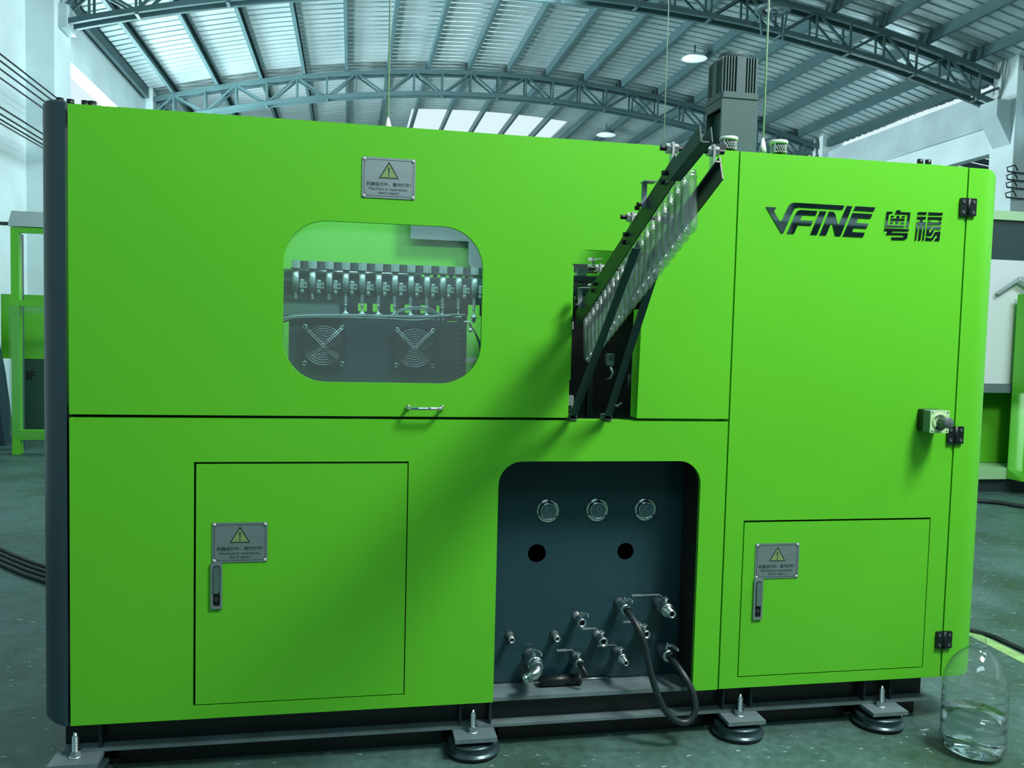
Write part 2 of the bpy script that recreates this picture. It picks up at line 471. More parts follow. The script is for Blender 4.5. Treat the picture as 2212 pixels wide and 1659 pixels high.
# roof: corrugated sheets over purlins, each sheet lapped on the next
ceiling = bpy.data.objects.new('ceiling', None); COL.objects.link(ceiling); ceiling['kind'] = 'structure'
ORIG['ceiling'] = V((0, 0, 0))
PITCHC = 0.25
NX = 26
def sheet(y0, ribs, xa, xb, nx, lift=0.0):
    ys = []
    for k in range(ribs):
        b = y0 + k*PITCHC
        ys += [(b, 0), (b+0.175, 0), (b+0.188, 0.055), (b+0.229, 0.055), (b+0.242, 0)]
    ys.append((y0+ribs*PITCHC, 0))
    vs = []; 
    for i in range(nx+1):
        x = xa + (xb-xa)*i/nx
        z = arch(x, 0.20+lift)
        for y, dz in ys: vs.append((x, y, z+dz))
    k = len(ys)
    return MB().add(vs, [(i*k+j, i*k+j+1, (i+1)*k+j+1, (i+1)*k+j) for i in range(nx) for j in range(k-1)])
SKX0, SKX1, SKY0, SKY1 = 2.45, 7.05, 22.2, 29.0
RIBS = 4; W = RIBS*PITCHC
y = Y0H; idx = 0
XA, XB = XL-0.35, XR+0.35
while y < Y1H:
    lift = 0.0
    if y+W > SKY0 and y < SKY1:
        build('roof_sheet', sheet(y, RIBS, XA, SKX0, 10, lift), ROOFM, ceiling)
        build('roof_sheet', sheet(y, RIBS, SKX1, XB, 10, lift), ROOFM, ceiling)
        sp = sheet(y, 1, SKX0, SKX1, 7, lift)
        vs = []
        for i in range(8):
            x = SKX0+(SKX1-SKX0)*i/7
            vs += [(x, y, arch(x, 0.2)), (x, y+W, arch(x, 0.2))]
        build('skylight_sheet', MB().add(vs, [(2*i, 2*i+1, 2*i+3, 2*i+2) for i in range(7)]), SKYPANE, ceiling)
    else:
        build('roof_sheet', sheet(y, RIBS, XA, XB, NX, lift), ROOFM, ceiling)
    y += W; idx += 1
for k in range(-4, 14):
    x = 0.65 + 0.95*k
    if x < XL-0.1 or x > XR+0.1: continue
    z = arch(x)
    mb = MB().box(x-0.035, x+0.035, Y0H, Y1H, z+0.005, z+0.02)
    mb.box(x-0.035, x-0.025, Y0H, Y1H, z+0.02, z+0.185)
    mb.box(x-0.035, x+0.035, Y0H, Y1H, z+0.185, z+0.198)
    build('purlin', mb, PURLM, ceiling)
for x in (XL+0.02, XR-0.02):
    build('eave_purlin', MB().box(x-0.05, x+0.05, Y0H, Y1H, arch(x)-0.02, arch(x)+0.17), PURLM, ceiling)

# arched roof trusses, each of two planes of angles
def truss(yc, label, x0=XL-0.1, x1=XR+0.1):
    t = thing('roof_truss', label, 'truss', (XC, yc, arch(XC)-0.5), 'arched roof trusses')
    n = 25
    xs = [x0+(x1-x0)*i/n for i in range(n+1)]
    for dy in (-0.13, 0.13):
        yy = yc+dy
        for nm, off, hh in (('top_chord', -0.05, 0.09), ('bottom_chord', -0.55, 0.08)):
            mb = MB()
            for i in range(n):
                mb.bar((xs[i], yy, arch(xs[i], off)), (xs[i+1], yy, arch(xs[i+1], off)), 0.07, hh)
            build(nm, mb, TRUSSM, t)
        for i in range(1, n):
            build('vertical_strut', MB().bar((xs[i], yy, arch(xs[i], -0.55)), (xs[i], yy, arch(xs[i], -0.05)), 0.035, 0.035, (0, 1, 0)), TRUSSM, t)
        for i in range(n):
            a, b = (-0.55, -0.05) if i % 2 == 0 else (-0.05, -0.55)
            build('diagonal_strut', MB().bar((xs[i], yy, arch(xs[i], a)), (xs[i+1], yy, arch(xs[i+1], b)), 0.04, 0.04, (0, 1, 0)), TRUSSM, t)
    for i in range(2, n, 2):
        build('cross_tie', MB().bar((xs[i], yc-0.13, arch(xs[i], -0.60)), (xs[i], yc+0.13, arch(xs[i], -0.60)), 0.05, 0.02), TRUSSM, t)
    return t
truss(11.5, 'near arched steel roof truss landing on the pale right column')
truss(17.7, 'far arched steel roof truss seen whole behind the green machine top')

# lean-to roof outside the right opening
lt = thing('lean_to_roof', 'dark corrugated lean-to roof seen under the right ring beam', 'roof', (17, 14, 4.6))
vs = []
for i in range(61):
    yy = 2+i*0.4
    for dz in (0.0,):
        vs += [(13.3, yy, 5.35), (22, yy, 4.2), (13.3, yy+0.35, 5.35), (22, yy+0.35, 4.2)]
mbl = MB().add(vs, [(4*i, 4*i+1, 4*i+3, 4*i+2) for i in range(61)] )
build('roof_sheet', mbl, PURLM, lt)
for xx in (14.5, 16.5, 18.5):
    build('purlin', MB().box(xx-0.05, xx+0.05, 2, 27, 5.35-(xx-13.3)*0.132-0.14, 5.35-(xx-13.3)*0.132-0.02), PURLM, lt)

# round daylight domes high up, glow added to their discs
def dome(x, y, z, r, label, mat_bowl, lit):
    t = thing('daylight_dome', label, 'dome', (x, y, z), 'round daylight domes under the roof')
    build('dome_rim', MB().lathe([(r*0.25, 0.08), (r*0.6, 0.065), (r, 0.0), (r*0.96, 0.0), (r*0.58, 0.05), (r*0.22, 0.065)], (x, y, z), n=28, closed=True), mat_bowl, t)
    build('diffuser', MB().lathe([(r*0.94, 0.012), (r*0.7, -0.012), (0.0, -0.02)], (x, y, z), n=28), lit, t)
    build('hanger', MB().cyl((x, y, z+0.08), (x, y, arch(x)+0.19), 0.02), TRUSSM, t)
dome(7.92, 14.59, 7.40, 0.28, 'white round daylight dome with added glow just left of the motor top', WHITE, DOMEM)
dome(8.10, 21.54, 7.36, 0.30, 'smaller looking white round daylight dome seen beyond the far truss', WHITE, DOMEM)
t = thing('ceiling_fan_housing', 'round grey ring shaped housing fixed in the near truss above the motor', 'fan', (7.80, 10.9, 7.02))
cx, cy, cz = 7.80, 10.9, 7.05
build('ring', MB().lathe([(0.30, 0.0), (0.30, 0.06), (0.17, 0.06), (0.17, 0.0)], (cx, cy, cz), n=28, closed=True), TRUSSM, t)
build('face', MB().lathe([(0.17, 0.03), (0.08, 0.015), (0.0, 0.015)], (cx, cy, cz), n=24), CONC, t)
build('hub', MB().cyl((cx, cy, cz-0.02), (cx, cy, cz+0.35), 0.06), PURLM, t)
for k in range(3):
    a = k*2.1
    build('stay', MB().bar((cx+0.26*math.cos(a), cy+0.26*math.sin(a), cz+0.02), (cx+0.2*math.cos(a), cy+0.2*math.sin(a), cz-0.45+0.1*k), 0.03, 0.03), TRUSSM, t)

# cords hanging from the roof
def cord(x, y, z0, r, label, plug):
    t = thing('hanging_cord', label, 'cord', (x, y, z0), 'thin cords hanging from the roof')
    build('wire', MB().cyl((x, y, z0), (x, y, arch(x)+0.1), r, n=8), WHITE, t)
    if plug:
        build('plug', MB().lathe([(0.018, -0.03), (0.012, 0.0), (r, 0.03)], (x, y, z0), n=12), WHITE, t)
cord(0.967, 0.30, 2.18, 0.0035, 'white cord hanging straight down onto the left green top', True)
cord(2.555, 0.60, 2.28, 0.0045, 'white cord hanging right of the finned motor', True)
cord(2.112, 0.60, 2.12, 0.0022, 'thinnest grey cord hanging left of the motor', False)

# cables along the left wall
cz0 = [4.785, 4.70, 4.60, 4.49, 4.13, 4.045, 3.98, 3.93]
ordn = ['first', 'second', 'third', 'fourth', 'fifth', 'sixth', 'seventh', 'eighth', 'ninth', 'tenth', 'eleventh', 'twelfth', 'thirteenth', 'fourteenth', 'fifteenth', 'sixteenth', 'seventeenth', 'eighteenth', 'nineteenth', 'twentieth', 'twenty-first', 'twenty-second']
for i, zz in enumerate(cz0):
    t = thing('wall_cable', ordn[i]+' black cable from the top strung along the pale left wall', 'cable', (-3.5, 5, zz), 'cables on the left wall')
    build('wire', MB().tube([(-3.5, -1.0, zz-0.01), (-3.5, 5.0, zz-0.02), (-3.5, 10.9, zz), (-3.5, 11.9, zz), (-3.5, 16.0, zz)], 0.012, 6), CABLE, t)
    build('clip', MB().box(-3.549, -3.512, 11.40, 11.43, zz-0.018, zz+0.018), ZINC, t)

# ------------------------------------------------------------------ the green machine: enclosure
# base frame of channel steel on levelling feet
bf = thing('base_frame', 'dark steel channel base frame under the green machine', 'frame', (1.5, 0.6, 0.08))
build('channel_flange', MB().box(-0.04, 3.06, 0.046, 0.16, 0.080, 0.090), LEDGE, bf)
build('channel_flange', MB().box(-0.04, 3.06, 0.046, 0.160, 0.172, 0.186), LEDGE, bf)
build('channel_web', MB().box(-0.04, 3.06, 0.092, 0.102, 0.090, 0.172), BLACK, bf)
for xa, xb in ((0.115, 1.185), (1.385, 2.172), (2.372, 2.748), (2.948, 3.05)):
    build('under_dark_plate', MB().box(xa, xb, 0.112, 0.120, 0.002, 0.0795), BLACK, bf)  # black plates added to keep the gap under the machine dark
build('rear_dark_plate', MB().box(-0.03, 3.05, 0.150, 0.156, 0.002, 0.0795), BLACK, bf)  # added black plate, darkens the gap behind the feet
build('rear_channel', MB().box(-0.04, 3.06, 1.2, 1.3, 0.08, 0.186), DARK, bf)
for x in (-0.04, 3.0):
    build('side_channel', MB().box(x, x+0.06, 0.16, 1.2, 0.08, 0.186), DARK, bf)
for x in (0.075, 1.24, 1.345, 2.215, 2.325, 2.79, 2.90):
    build('stiffener_plate', MB().box(x-0.004, x+0.004, 0.05, 0.0915, 0.090, 0.172), DARK, bf)

def levelling_foot(x, label):
    t = thing('levelling_foot', label, 'machine foot', (x, 0.04, 0.0), 'levelling feet along the front')
    yc = 0.045
    build('rubber_base', MB().lathe([(0.082, 0.0), (0.092, 0.004), (0.090, 0.012), (0.0, 0.012)], (x, yc, 0), n=40), RUBBER, t)
    build('pad', MB().lathe([(0.094, 0.012), (0.0965, 0.0145), (0.0955, 0.018), (0.086, 0.0215), (0.084, 0.026), (0.084, 0.039), (0.0865, 0.042), (0.086, 0.046), (0.079, 0.0495), (0.05, 0.055), (0.0, 0.057)], (x, yc, 0), n=40), mat('foot_iron', (0.05, 0.09, 0.10), 0.3, 0.5, 0.2, 20), t)
    build('mounting_plate', MB().box(x-0.072, x+0.072, -0.033, 0.06, 0.066, 0.080), LEDGE, t, 0.0015)
    bx = x-0.005; by = 0.022
    build('washer', MB().lathe([(0.020, 0.0805), (0.020, 0.083), (0.0, 0.083)], (bx, by, 0), n=20), ZINC, t)
    build('nut', MB().cyl((bx, by, 0.083), (bx, by, 0.101), 0.0165, n=6, smooth=False), STEEL, t)
    prof = [(0.009, 0.02)]
    for k in range(9):
        z = 0.101+k*0.0052
        prof += [(0.0112, z), (0.0112, z+0.001), (0.0084, z+0.0026), (0.0084, z+0.0036)]
    prof += [(0.009, 0.148), (0.006, 0.150), (0.006, 0.160), (0.0, 0.160)]
    build('bolt', MB().lathe(prof, (bx, by, 0), n=14), STEEL, t)
    return t
for x, lab in ((0.015, 'levelling foot under the dark left corner post'), (1.285, 'levelling foot left of the pipe recess under the left cabinet'),
               (2.272, 'levelling foot right of the black hose loop'), (2.848, 'rightmost levelling foot, nearest the water bottle')):
    levelling_foot(x, lab)

# dark rounded corner post at the left end
cp = thing('corner_post', 'dark slate rounded corner post at the machine left end', 'post', (-0.05, 0.1, 0.19))
R = 0.085
prof = [(-0.006, 0.0)] + [(-0.006-R*math.sin(a), R-R*math.cos(a)) for a in [PI/2*i/10 for i in range(11)]] + [(-0.006-R, 0.30), (-0.006, 0.30)]
cut = MB()
cut.plate([prof], 0.215, 2.114, lambda a, b, d: (a, b, d))
# rounded foot of the post
for i in range(6):
    k0 = 1-math.sqrt(max(0, 1-((i+1)/6)**2)); k1 = 1-math.sqrt(max(0, 1-(i/6)**2))
    pp = [(-0.006+(px+0.006)*(1-k0*0.45), py) for px, py in prof]
    cut.plate([pp], 0.215-0.025*(i+1)/6, 0.215-0.025*i/6, lambda a, b, d: (a, b, d))
build('post_shell', cut, SLATE, cp)
build('post_cap', MB().plate([[(px*0.9-0.005, py*0.95+0.005) for px, py in prof]], 2.114, 2.121, lambda a, b, d: (a, b, d)), IRON, cp)
for bx, by in ((-0.035, 0.05), (-0.008, 0.06)):
    build('cap_bolt', MB().cyl((bx, by, 2.114), (bx, by, 2.136), 0.011, n=12), BLACK, cp)

# upper sliding door with window and loading notch
ZS = 1.165
notch = [(1.826, 1.172), (1.832, 1.549), (1.86, 1.611), (1.895, 1.71), (1.895, 1.744)]
tl = [(1.581+0.052-0.052*math.sin(a), 1.744-0.052+0.052*math.cos(a)) for a in [PI/2*i/8 for i in range(9)]]
outer = [(0.002, 1.172), (0.002, 2.110), (2.166, 2.108), (2.166, 1.172)] + notch + tl + [(1.581, 1.172)]
WIN = rrect(0.634, 1.275, 1.282, 1.799, 0.135, 10)
sd = thing('sliding_door', 'large green upper panel with rounded window, the bar handle and loading notch', 'machine panel', (1.08, 0.0, 1.17))
build('door_sheet', MB().plate([outer, WIN], 0.0, 0.018), GREEN, sd, 0.0022)
build('window_pane', MB().plate([rrect(0.62, 1.29, 1.268, 1.812, 0.145, 10)], 0.0190, 0.023), PANE, sd)
h = MB()
h.tube([(1.036, -0.001, 1.203), (1.036, -0.030, 1.202), (1.042, -0.038, 1.202), (1.141, -0.038, 1.202), (1.147, -0.030, 1.202), (1.147, -0.001, 1.203)], 0.0055, 10)
hd = build('bar_handle', h, CHROME, sd)
for hx in (1.036, 1.147):
    build('handle_collar', MB().lathe([(0.009, 0.0), (0.009, 0.004), (0.006, 0.007)], (hx, 0, 1.203), (0, -1, 0), 16), CHROME, hd)
# inner return edges of the loading notch
build('notch_return', MB().box(1.583, 1.590, 0.018, 0.055, 1.30, 1.69), GREEN_D, sd)
build('notch_return', MB().box(1.828, 1.834, 0.018, 0.075, 1.172, 1.55), GREEN_D, sd)
build('notch_bracket', MB().box(1.583, 1.602, 0.012, 0.045, 1.213, 1.247).box(1.595, 1.602, 0.012, 0.045, 1.19, 1.213), ZINC, sd)

# lower cabinet with hatch and pipe recess
H1 = rect(0.366, 1.042, 0.233, 1.023)
r = 0.082
rec = [(2.071, 0.190), (2.071, 1.022-r)] + [(2.071-r+r*math.cos(a), 1.022-r+r*math.sin(a)) for a in [PI/2*i/10 for i in range(11)]]
rec += [(1.345+r-r*math.sin(a), 1.022-r+r*math.cos(a)) for a in [PI/2*i/10 for i in range(11)]] + [(1.345, 0.190)]
outer = [(0.002, 0.190), (0.002, ZS-0.003), (2.166, ZS-0.003), (2.166, 0.190)] + rec
lc = thing('lower_cabinet', 'green lower left cabinet of the machine with hatch and arched pipe recess', 'machine cabinet', (1.08, 0.0, 0.19))
build('front_sheet', MB().plate([outer, H1], 0.0, 0.018), GREEN, lc, 0.0022)
build('top_lip', MB().box(0.002, 2.166, 0.0182, 0.075, ZS-0.012, ZS-0.003), GREEN, lc, 0.001)
build('dark_backing', MB().plate([rect(0.01, 1.335, 0.195, 1.145)], 0.024, 0.030), GASKET, lc)
build('dark_backing', MB().plate([rect(2.08, 2.166, 0.195, 1.145)], 0.024, 0.030), GASKET, lc)
hatch = build('access_hatch', MB().plate([rect(0.3735, 1.0385, 0.237, 1.0165)], 0.001, 0.0175), GREEN, lc, 0.002)
def latch(parent, x, z1, w=0.035, hgt=0.148):
    y = 0.001
    l = build('swing_latch', MB().plate([rect(x, x+w, z1-hgt, z1), rrect(x+0.007, x+w-0.006, z1-hgt+0.008, z1-0.007, 0.0085, 6)], y-0.007, y), ALU, parent, 0.0008, label='silver swing latch with key lock')
    return l
def latch_bits(parent, x, z1, w=0.035, hgt=0.148):
    y = 0.001
    build('latch_lever', MB().plate([rrect(x+0.009, x+w-0.008, z1-0.098, z1-0.009, 0.0085, 6)], y-0.010, y-0.0005), STEEL, parent, 0.002)
    build('latch_recess', MB().plate([rrect(x+0.0075, x+w-0.0065, z1-hgt+0.009, z1-0.101, 0.006, 4)], y-0.0012, y-0.0004), GASKET, parent)
    build('key_lock', MB().cyl((x+w/2, y-0.007, z1-0.117), (x+w/2, y-0.0013, z1-0.117), 0.008, n=16), DARK, parent)
def hatch_latch(cab, x, z1):
    l = latch(cab, x, z1)
    latch_bits(l, x, z1)
hatch_latch(lc, 0.4195, 0.6975)

# enclosure sides, back and deck
en = lc
build('left_side', MB().box(-0.004, 0.0005, 0.30, 1.30, 0.19, 2.10), GREEN, en)
build('back_sheet', MB().box(0.0005, 2.17, 1.285, 1.30, 0.19, 2.10), GREEN_D, en)
build('divider', MB().box(2.158, 2.169, 0.031, 1.28, 0.19, 2.10), GREEN_D, en)
build('deck', MB().box(0.001, 2.157, 0.076, 1.284, 1.125, 1.150), DARK, en)
build('seam_rail', MB().plate([rect(0.005, 1.580, 1.146, 1.195)], 0.026, 0.070), GASKET, en)
build('top_rail', MB().box(0.002, 2.157, 0.0235, 0.05, 2.05, 2.10), GREEN_D, en)
build('inner_wall', MB().box(0.02, 2.15, 0.82, 0.835, 1.16, 2.08), GREEN_D, en)
for bx in (0.035, 0.055):
    build('cap_bolt', MB().cyl((bx, 0.06, 2.10), (bx, 0.06, 2.135), 0.012, n=12), BLACK, en)
build('tower_bed', MB().box(2.04, 2.16, 0.09, 0.70, 2.085, 2.150), DARK, en)

# right cabinet
rc = thing('right_cabinet', 'tall green right cabinet of the machine with hatch and silver lettering', 'machine cabinet', (2.62, 0.0, 0.19))
build('front_sheet', MB().plate([rect(2.172, 3.070, 0.192, 2.108), rect(2.241, 2.995, 0.230, 0.806)], 0.0, 0.018), GREEN, rc, 0.0022)
build('dark_backing', MB().plate([rect(2.178, 3.066, 0.196, 2.09)], 0.024, 0.030), GASKET, rc)
build('access_hatch', MB().plate([rect(2.246, 2.992, 0.2345, 0.7985)], 0.001, 0.0175), GREEN, rc, 0.002)
RC = 0.115
cpf = [(3.0765, 0.0)] + [(3.135+RC*math.sin(a), RC-RC*math.cos(a)) for a in [PI/2*i/12 for i in range(13)]] + [(3.25, 1.30), (3.232, 1.30), (3.232, RC), (3.12, 0.018), (3.0765, 0.018)]
sdoor = MB().plate([cpf], 0.192, 2.085, lambda a, b, d: (a, b, d))
for i in range(6):
    k = math.sin(PI/2*(i+1)/6); k0 = math.sin(PI/2*i/6)
    off = 0.022*(1-math.sqrt(1-min(1, (i+1)/6)**2*0.999)); 
    pp = [(px - (off*min(1, max(0, (px-3.135)/RC))), py + off*min(1, max(0, (py)/RC)) if py < RC+0.01 else py) for px, py in cpf]
    sdoor.plate([pp], 2.085+0.022*i/6, 2.085+0.022*(i+1)/6, lambda a, b, d: (a, b, d))
build('rounded_side_door', sdoor, GREEN, rc)
build('top_sheet', MB().box(2.172, 3.11, 0.031, 1.29, 2.085, 2.100), GREEN, rc)
build('back_sheet', MB().box(2.172, 3.23, 1.285, 1.30, 0.19, 2.084), GREEN_D, rc)
build('top_plate', MB().box(2.885, 2.985, 0.03, 0.09, 2.1003, 2.116), GREEN, rc)
for bx in (2.915, 2.948):
    build('top_bolt', MB().cyl((bx, 0.06, 2.1163), (bx, 0.06, 2.139), 0.011, n=12), BLACK, rc)
hatch_latch(rc, 2.290, 0.5915)
for k, hz in enumerate((1.962, 1.118, 0.337)):
    x0, x1 = 3.041, 3.107
    hg = build('hinge', MB().plate([rrect(x0, x1, hz-0.0325, hz+0.0325, 0.004, 3)], -0.010, -0.0005), BLACK, rc, 0.0015, label='black plastic butterfly hinge')
    build('hinge_pin', MB().cyl(((x0+x1)/2, -0.009, hz-0.0325), ((x0+x1)/2, -0.009, hz+0.0325), 0.007, n=12), BLACK, hg)
    for sx in (-0.021, 0.021):
        for sz in (-0.019, 0.019):
            build('hinge_screw', MB().lathe([(0.0062, 0.0), (0.0062, 0.002), (0.0035, 0.002), (0.0035, 0.0005), (0, 0.0005)], ((x0+x1)/2+sx, -0.0100, hz+sz), (0, -1, 0), 12), IRON, hg)
latch_done = True

# ------------------------------------------------------------------ warning signs
def warning_sign(x0, z1, label, y=0.0):
    w, hh = 0.171, 0.129
    t = thing('warning_sign', label, 'sign', (x0+w/2, y, z1-hh), 'riveted warning plates')
    cx = x0+w/2
    build('plate', MB().plate([rrect(x0, x0+w, z1-hh, z1, 0.003, 3)], y-0.0025, y-0.0002), ALU, t)
    yb = y-0.0028
    b = 0.0065; c = 0.009
    def oct_(i): 
        a0, a1, b0, b1 = x0+i, x0+w-i, z1-hh+i, z1-i
        return [(a0+c, b0), (a1-c, b0), (a1, b0+c), (a1, b1-c), (a1-c, b1), (a0+c, b1), (a0, b1-c), (a0, b0+c)]
    build('border_line', MB().plate([oct_(b), oct_(b+0.0011)], yb-0.0002, yb+0.0002), PRINT, t)
    zt, zb = z1-0.012, z1-0.066; hw = 0.0325
    tri = lambda k: [(cx-hw+k*1.73, zb+k), (cx+hw-k*1.73, zb+k), (cx, zt-k*2)]
    build('triangle_edge', MB().plate([tri(-0.0014), tri(0.0)], yb-0.0002, yb+0.0002), ZINC, t)
    build('triangle_frame', MB().plate([tri(0.0), tri(0.0036)], yb-0.0003, yb+0.0002), PRINT, t)
    build('triangle_field', MB().plate([tri(0.0037)], yb-0.0002, yb+0.0002), SIGNFILL, t)
    ex = MB().plate([[(cx-0.0011, zb+0.0155), (cx+0.0011, zb+0.0155), (cx+0.0026, zb+0.034), (cx, zb+0.0365), (cx-0.0026, zb+0.034)]], yb-0.0006, yb-0.0003)
    ex.plate([[(cx+0.0027*math.cos(a), zb+0.0092+0.0023*math.sin(a)) for a in [2*PI*i/12 for i in range(12)]]], yb-0.0006, yb-0.0003)
    build('exclamation_mark', ex, PRINT, t)
    for body, size, zz, wd in (('机器运行中，请勿打开！', 0.0135, z1-0.0895, 0.142), ('Machine in operation,', 0.0125, z1-0.1035, 0.124), ("don't open!", 0.0125, z1-0.1155, 0.066)):
        mb = MB(); text_on_front(mb, body, size, cx, zz, yb-0.0003, wd, 0.00012 if ord(body[0]) > 255 else 0.0)
        if mb.v: build('lettering', mb, PRINT, t)
    for rx in (x0+0.0075, x0+w-0.0075):
        for rz in (z1-0.006, z1-hh+0.0065):
            rv = build('rivet', MB().lathe([(0.0047, 0.0), (0.0042, 0.0022), (0.0018, 0.0030), (0.0015, 0.0022), (0, 0.0022)], (rx, y-0.0025, rz), (0, -1, 0), 12), WHITE, t)
            build('rivet_core', MB().cyl((rx, y-0.0058, rz), (rx, y-0.0045, rz), 0.0012, n=8), PRINT, rv)
warning_sign(0.8755, 2.008, 'grey riveted warning plate on the upper door above the window')
warning_sign(0.4225, 0.828, 'dark looking warning plate on the left lower hatch', 0.001)
warning_sign(2.2915, 0.7215, 'bright warning plate on the right lower hatch', 0.001)

# ------------------------------------------------------------------ mirror steel lettering on the right cabinet
LG = {
 'V': [(230, 258), (345, 258), (322, 302), (385, 388), (405, 400), (417, 388), (478, 250), (500, 216), (528, 201), (560, 198), (1133, 198), (1115, 240), (600, 240), (566, 250), (545, 275), (440, 517), (415, 517)],
 'F': [(480, 517), (565, 318), (587, 284), (622, 270), (822, 270), (803, 317), (665, 317), (645, 328), (625, 375), (775, 375), (755, 425), (603, 425), (563, 517)],
 'I': [(848, 270), (925, 270), (828, 517), (750, 517)],
 'N': [(955, 270), (1008, 270), (1030, 292), (1063, 390), (1072, 397), (1082, 385), (1160, 200), (1228, 200), (1105, 517), (1043, 517), (1005, 400), (993, 392), (982, 402), (935, 517), (857, 517)],
 'Ebar': [(1262, 198), (1502, 198), (1484, 240), (1244, 240)],
 'E': [(1232, 270), (1470, 270), (1450, 318), (1310, 318), (1282, 372), (1430, 372), (1408, 424), (1256, 424), (1238, 470), (1390, 470), (1370, 517), (1130, 517)],
}
lg = thing('letter_logo', 'slanted mirror steel VFINE lettering on the right cabinet', 'lettering', (2.49, 0.0, 1.834))
sc = 0.000334
def lmap(p): return (2.275+(p[0]-230)*sc, 1.834+(517-p[1])*sc*1.015)
for nm in ('V', 'F', 'I', 'N'):
    build('letter', MB().plate([[lmap(p) for p in LG[nm]]], -0.0028, -0.0004), MIRROR, lg)
build('letter', MB().plate([[lmap(p) for p in LG['Ebar']]], -0.0028, -0.0004).plate([[lmap(p) for p in LG['E']]], -0.0028, -0.0004), MIRROR, lg)
# two block characters, measured on a 2212 x 1327 enlargement
def cmap(p):
    u = 1895+p[0]*150/2212.0; v = 440+p[1]*90/1327.0
    vv = v - (u-1970)*0.0735
    return (2.742+(u-1910)*0.001842, 1.938-(vv-452)*0.00163)
YUE = [[(250, 190), (455, 200), (435, 250), (325, 250), (300, 620), (855, 650), (850, 695), (215, 672)],
       [(565, 148), (700, 155), (685, 208), (1020, 232), (985, 705), (905, 695), (935, 285), (515, 262)],
       [(400, 325), (495, 325), (492, 365), (395, 365)], [(745, 342), (850, 345), (848, 382), (740, 380)],
       [(385, 520), (485, 522), (482, 565), (378, 565)], [(732, 540), (838, 542), (834, 585), (728, 582)],
       [(580, 330), (665, 332), (660, 425), (842, 432), (838, 490), (660, 480), (655, 572), (565, 570), (568, 478), (388, 470), (392, 415), (576, 424)],
       [(205, 728), (995, 768), (990, 838), (460, 820), (440, 880), (970, 905), (955, 1060), (880, 1120), (465, 1108), (440, 1030), (820, 1042), (838, 1015), (838, 975), (815, 960), (262, 938), (310, 810), (200, 805)]]
FU = [[(1258, 222), (1545, 230), (1540, 305), (1255, 295)], [(1605, 232), (2080, 258), (2070, 333), (1600, 318)],
      [(1245, 370), (1535, 380), (1530, 452), (1430, 448), (1425, 545), (1535, 555), (1500, 1150), (1445, 1150), (1470, 625), (1435, 622), (1390, 1148), (1310, 1145), (1335, 620), (1295, 618), (1252, 1142), (1200, 1142), (1235, 545), (1340, 548), (1345, 445), (1242, 440)],
      [(1600, 385), (2060, 402), (2050, 498), (1960, 495), (1940, 470), (1700, 462), (1670, 485), (1598, 482)],
      [(1595, 540), (1680, 542), (1700, 562), (1940, 572), (1965, 548), (2045, 550), (2040, 640), (1590, 632)],
      [(1580, 685), (1775, 690), (1720, 770), (1670, 775), (1655, 905), (1705, 900), (1800, 700), (2040, 712), (2035, 805), (1945, 800), (1915, 780), (1850, 780), (1750, 990), (1655, 1000), (1560, 995)],
      [(1555, 1060), (1640, 1062), (1660, 1085), (1750, 1085), (1850, 885), (2030, 868), (2015, 1175), (1845, 1170), (1880, 1100), (1925, 1090), (1935, 960), (1890, 980), (1785, 1162), (1550, 1155)]]
ch1 = thing('character_sign', 'left block style mirror steel Chinese character beside the slanted lettering', 'lettering', (2.79, 0, 1.83))
for s in YUE: build('stroke', MB().plate([[cmap(p) for p in s]], -0.0028, -0.0004), MIRROR, ch1)
ch2 = thing('character_sign', 'right block style mirror steel Chinese character nearest the top hinge', 'lettering', (2.91, 0, 1.83))
for s in FU: build('stroke', MB().plate([[cmap(p) for p in s]], -0.0028, -0.0004), MIRROR, ch2)

# ------------------------------------------------------------------ emergency stop
es = thing('emergency_stop', 'emergency stop box with grey push button beside the middle hinge', 'switch', (2.955, 0, 1.173))
ex, ez = 2.954, 1.1745
build('back_box', MB().plate([rrect(ex-0.038, ex+0.038, ez-0.041, ez+0.041, 0.006, 4)], -0.033, -0.0005), BLACK, es, 0.0015)
build('front_box', MB().plate([rrect(ex-0.038, ex+0.038, ez-0.041, ez+0.041, 0.005, 4)], -0.070, -0.0332), GREYP, es, 0.001)
build('face_plate', MB().plate([rrect(ex-0.0385, ex+0.0385, ez-0.0415, ez+0.0415, 0.005, 4)], -0.0735, -0.0702), LIME, es, 0.001)
build('legend_ring', MB().lathe([(0.032, 0.0), (0.032, 0.0012), (0.018, 0.0018), (0.018, 0.0)], (ex, -0.0736, ez), (0, -1, 0), 32, closed=True), mat('legend_lime', (0.42, 0.72, 0.33), 0.4), es)
mb = MB()
word = 'EMERGENCY'
for i, chh in enumerate(word):
    a = PI/2 + (4-i)*0.27
    vs, fs = text_geo(chh, 0.0085, 0.0002)
    rr = 0.0225; ca = a-PI/2
    mb.add([(ex+rr*math.cos(a)+x*math.cos(ca)-zz*math.sin(ca), -0.0758, ez+rr*math.sin(a)+x*math.sin(ca)+zz*math.cos(ca)) for x, zz in vs], fs)
build('lettering', mb, PRINT, es)
arc = [(-0.0 + 0.0305*math.cos(a), 0.0305*math.sin(a)) for a in [PI*1.28+PI*0.44*i/8 for i in range(9)]] + [(0.020*math.cos(a), 0.020*math.sin(a)) for a in [PI*1.72-PI*0.44*i/8 for i in range(9)]]
build('stop_label', MB().plate([[(ex+a, ez+b) for a, b in arc]], -0.0761, -0.0756), BLACK, es)
mb = MB(); 
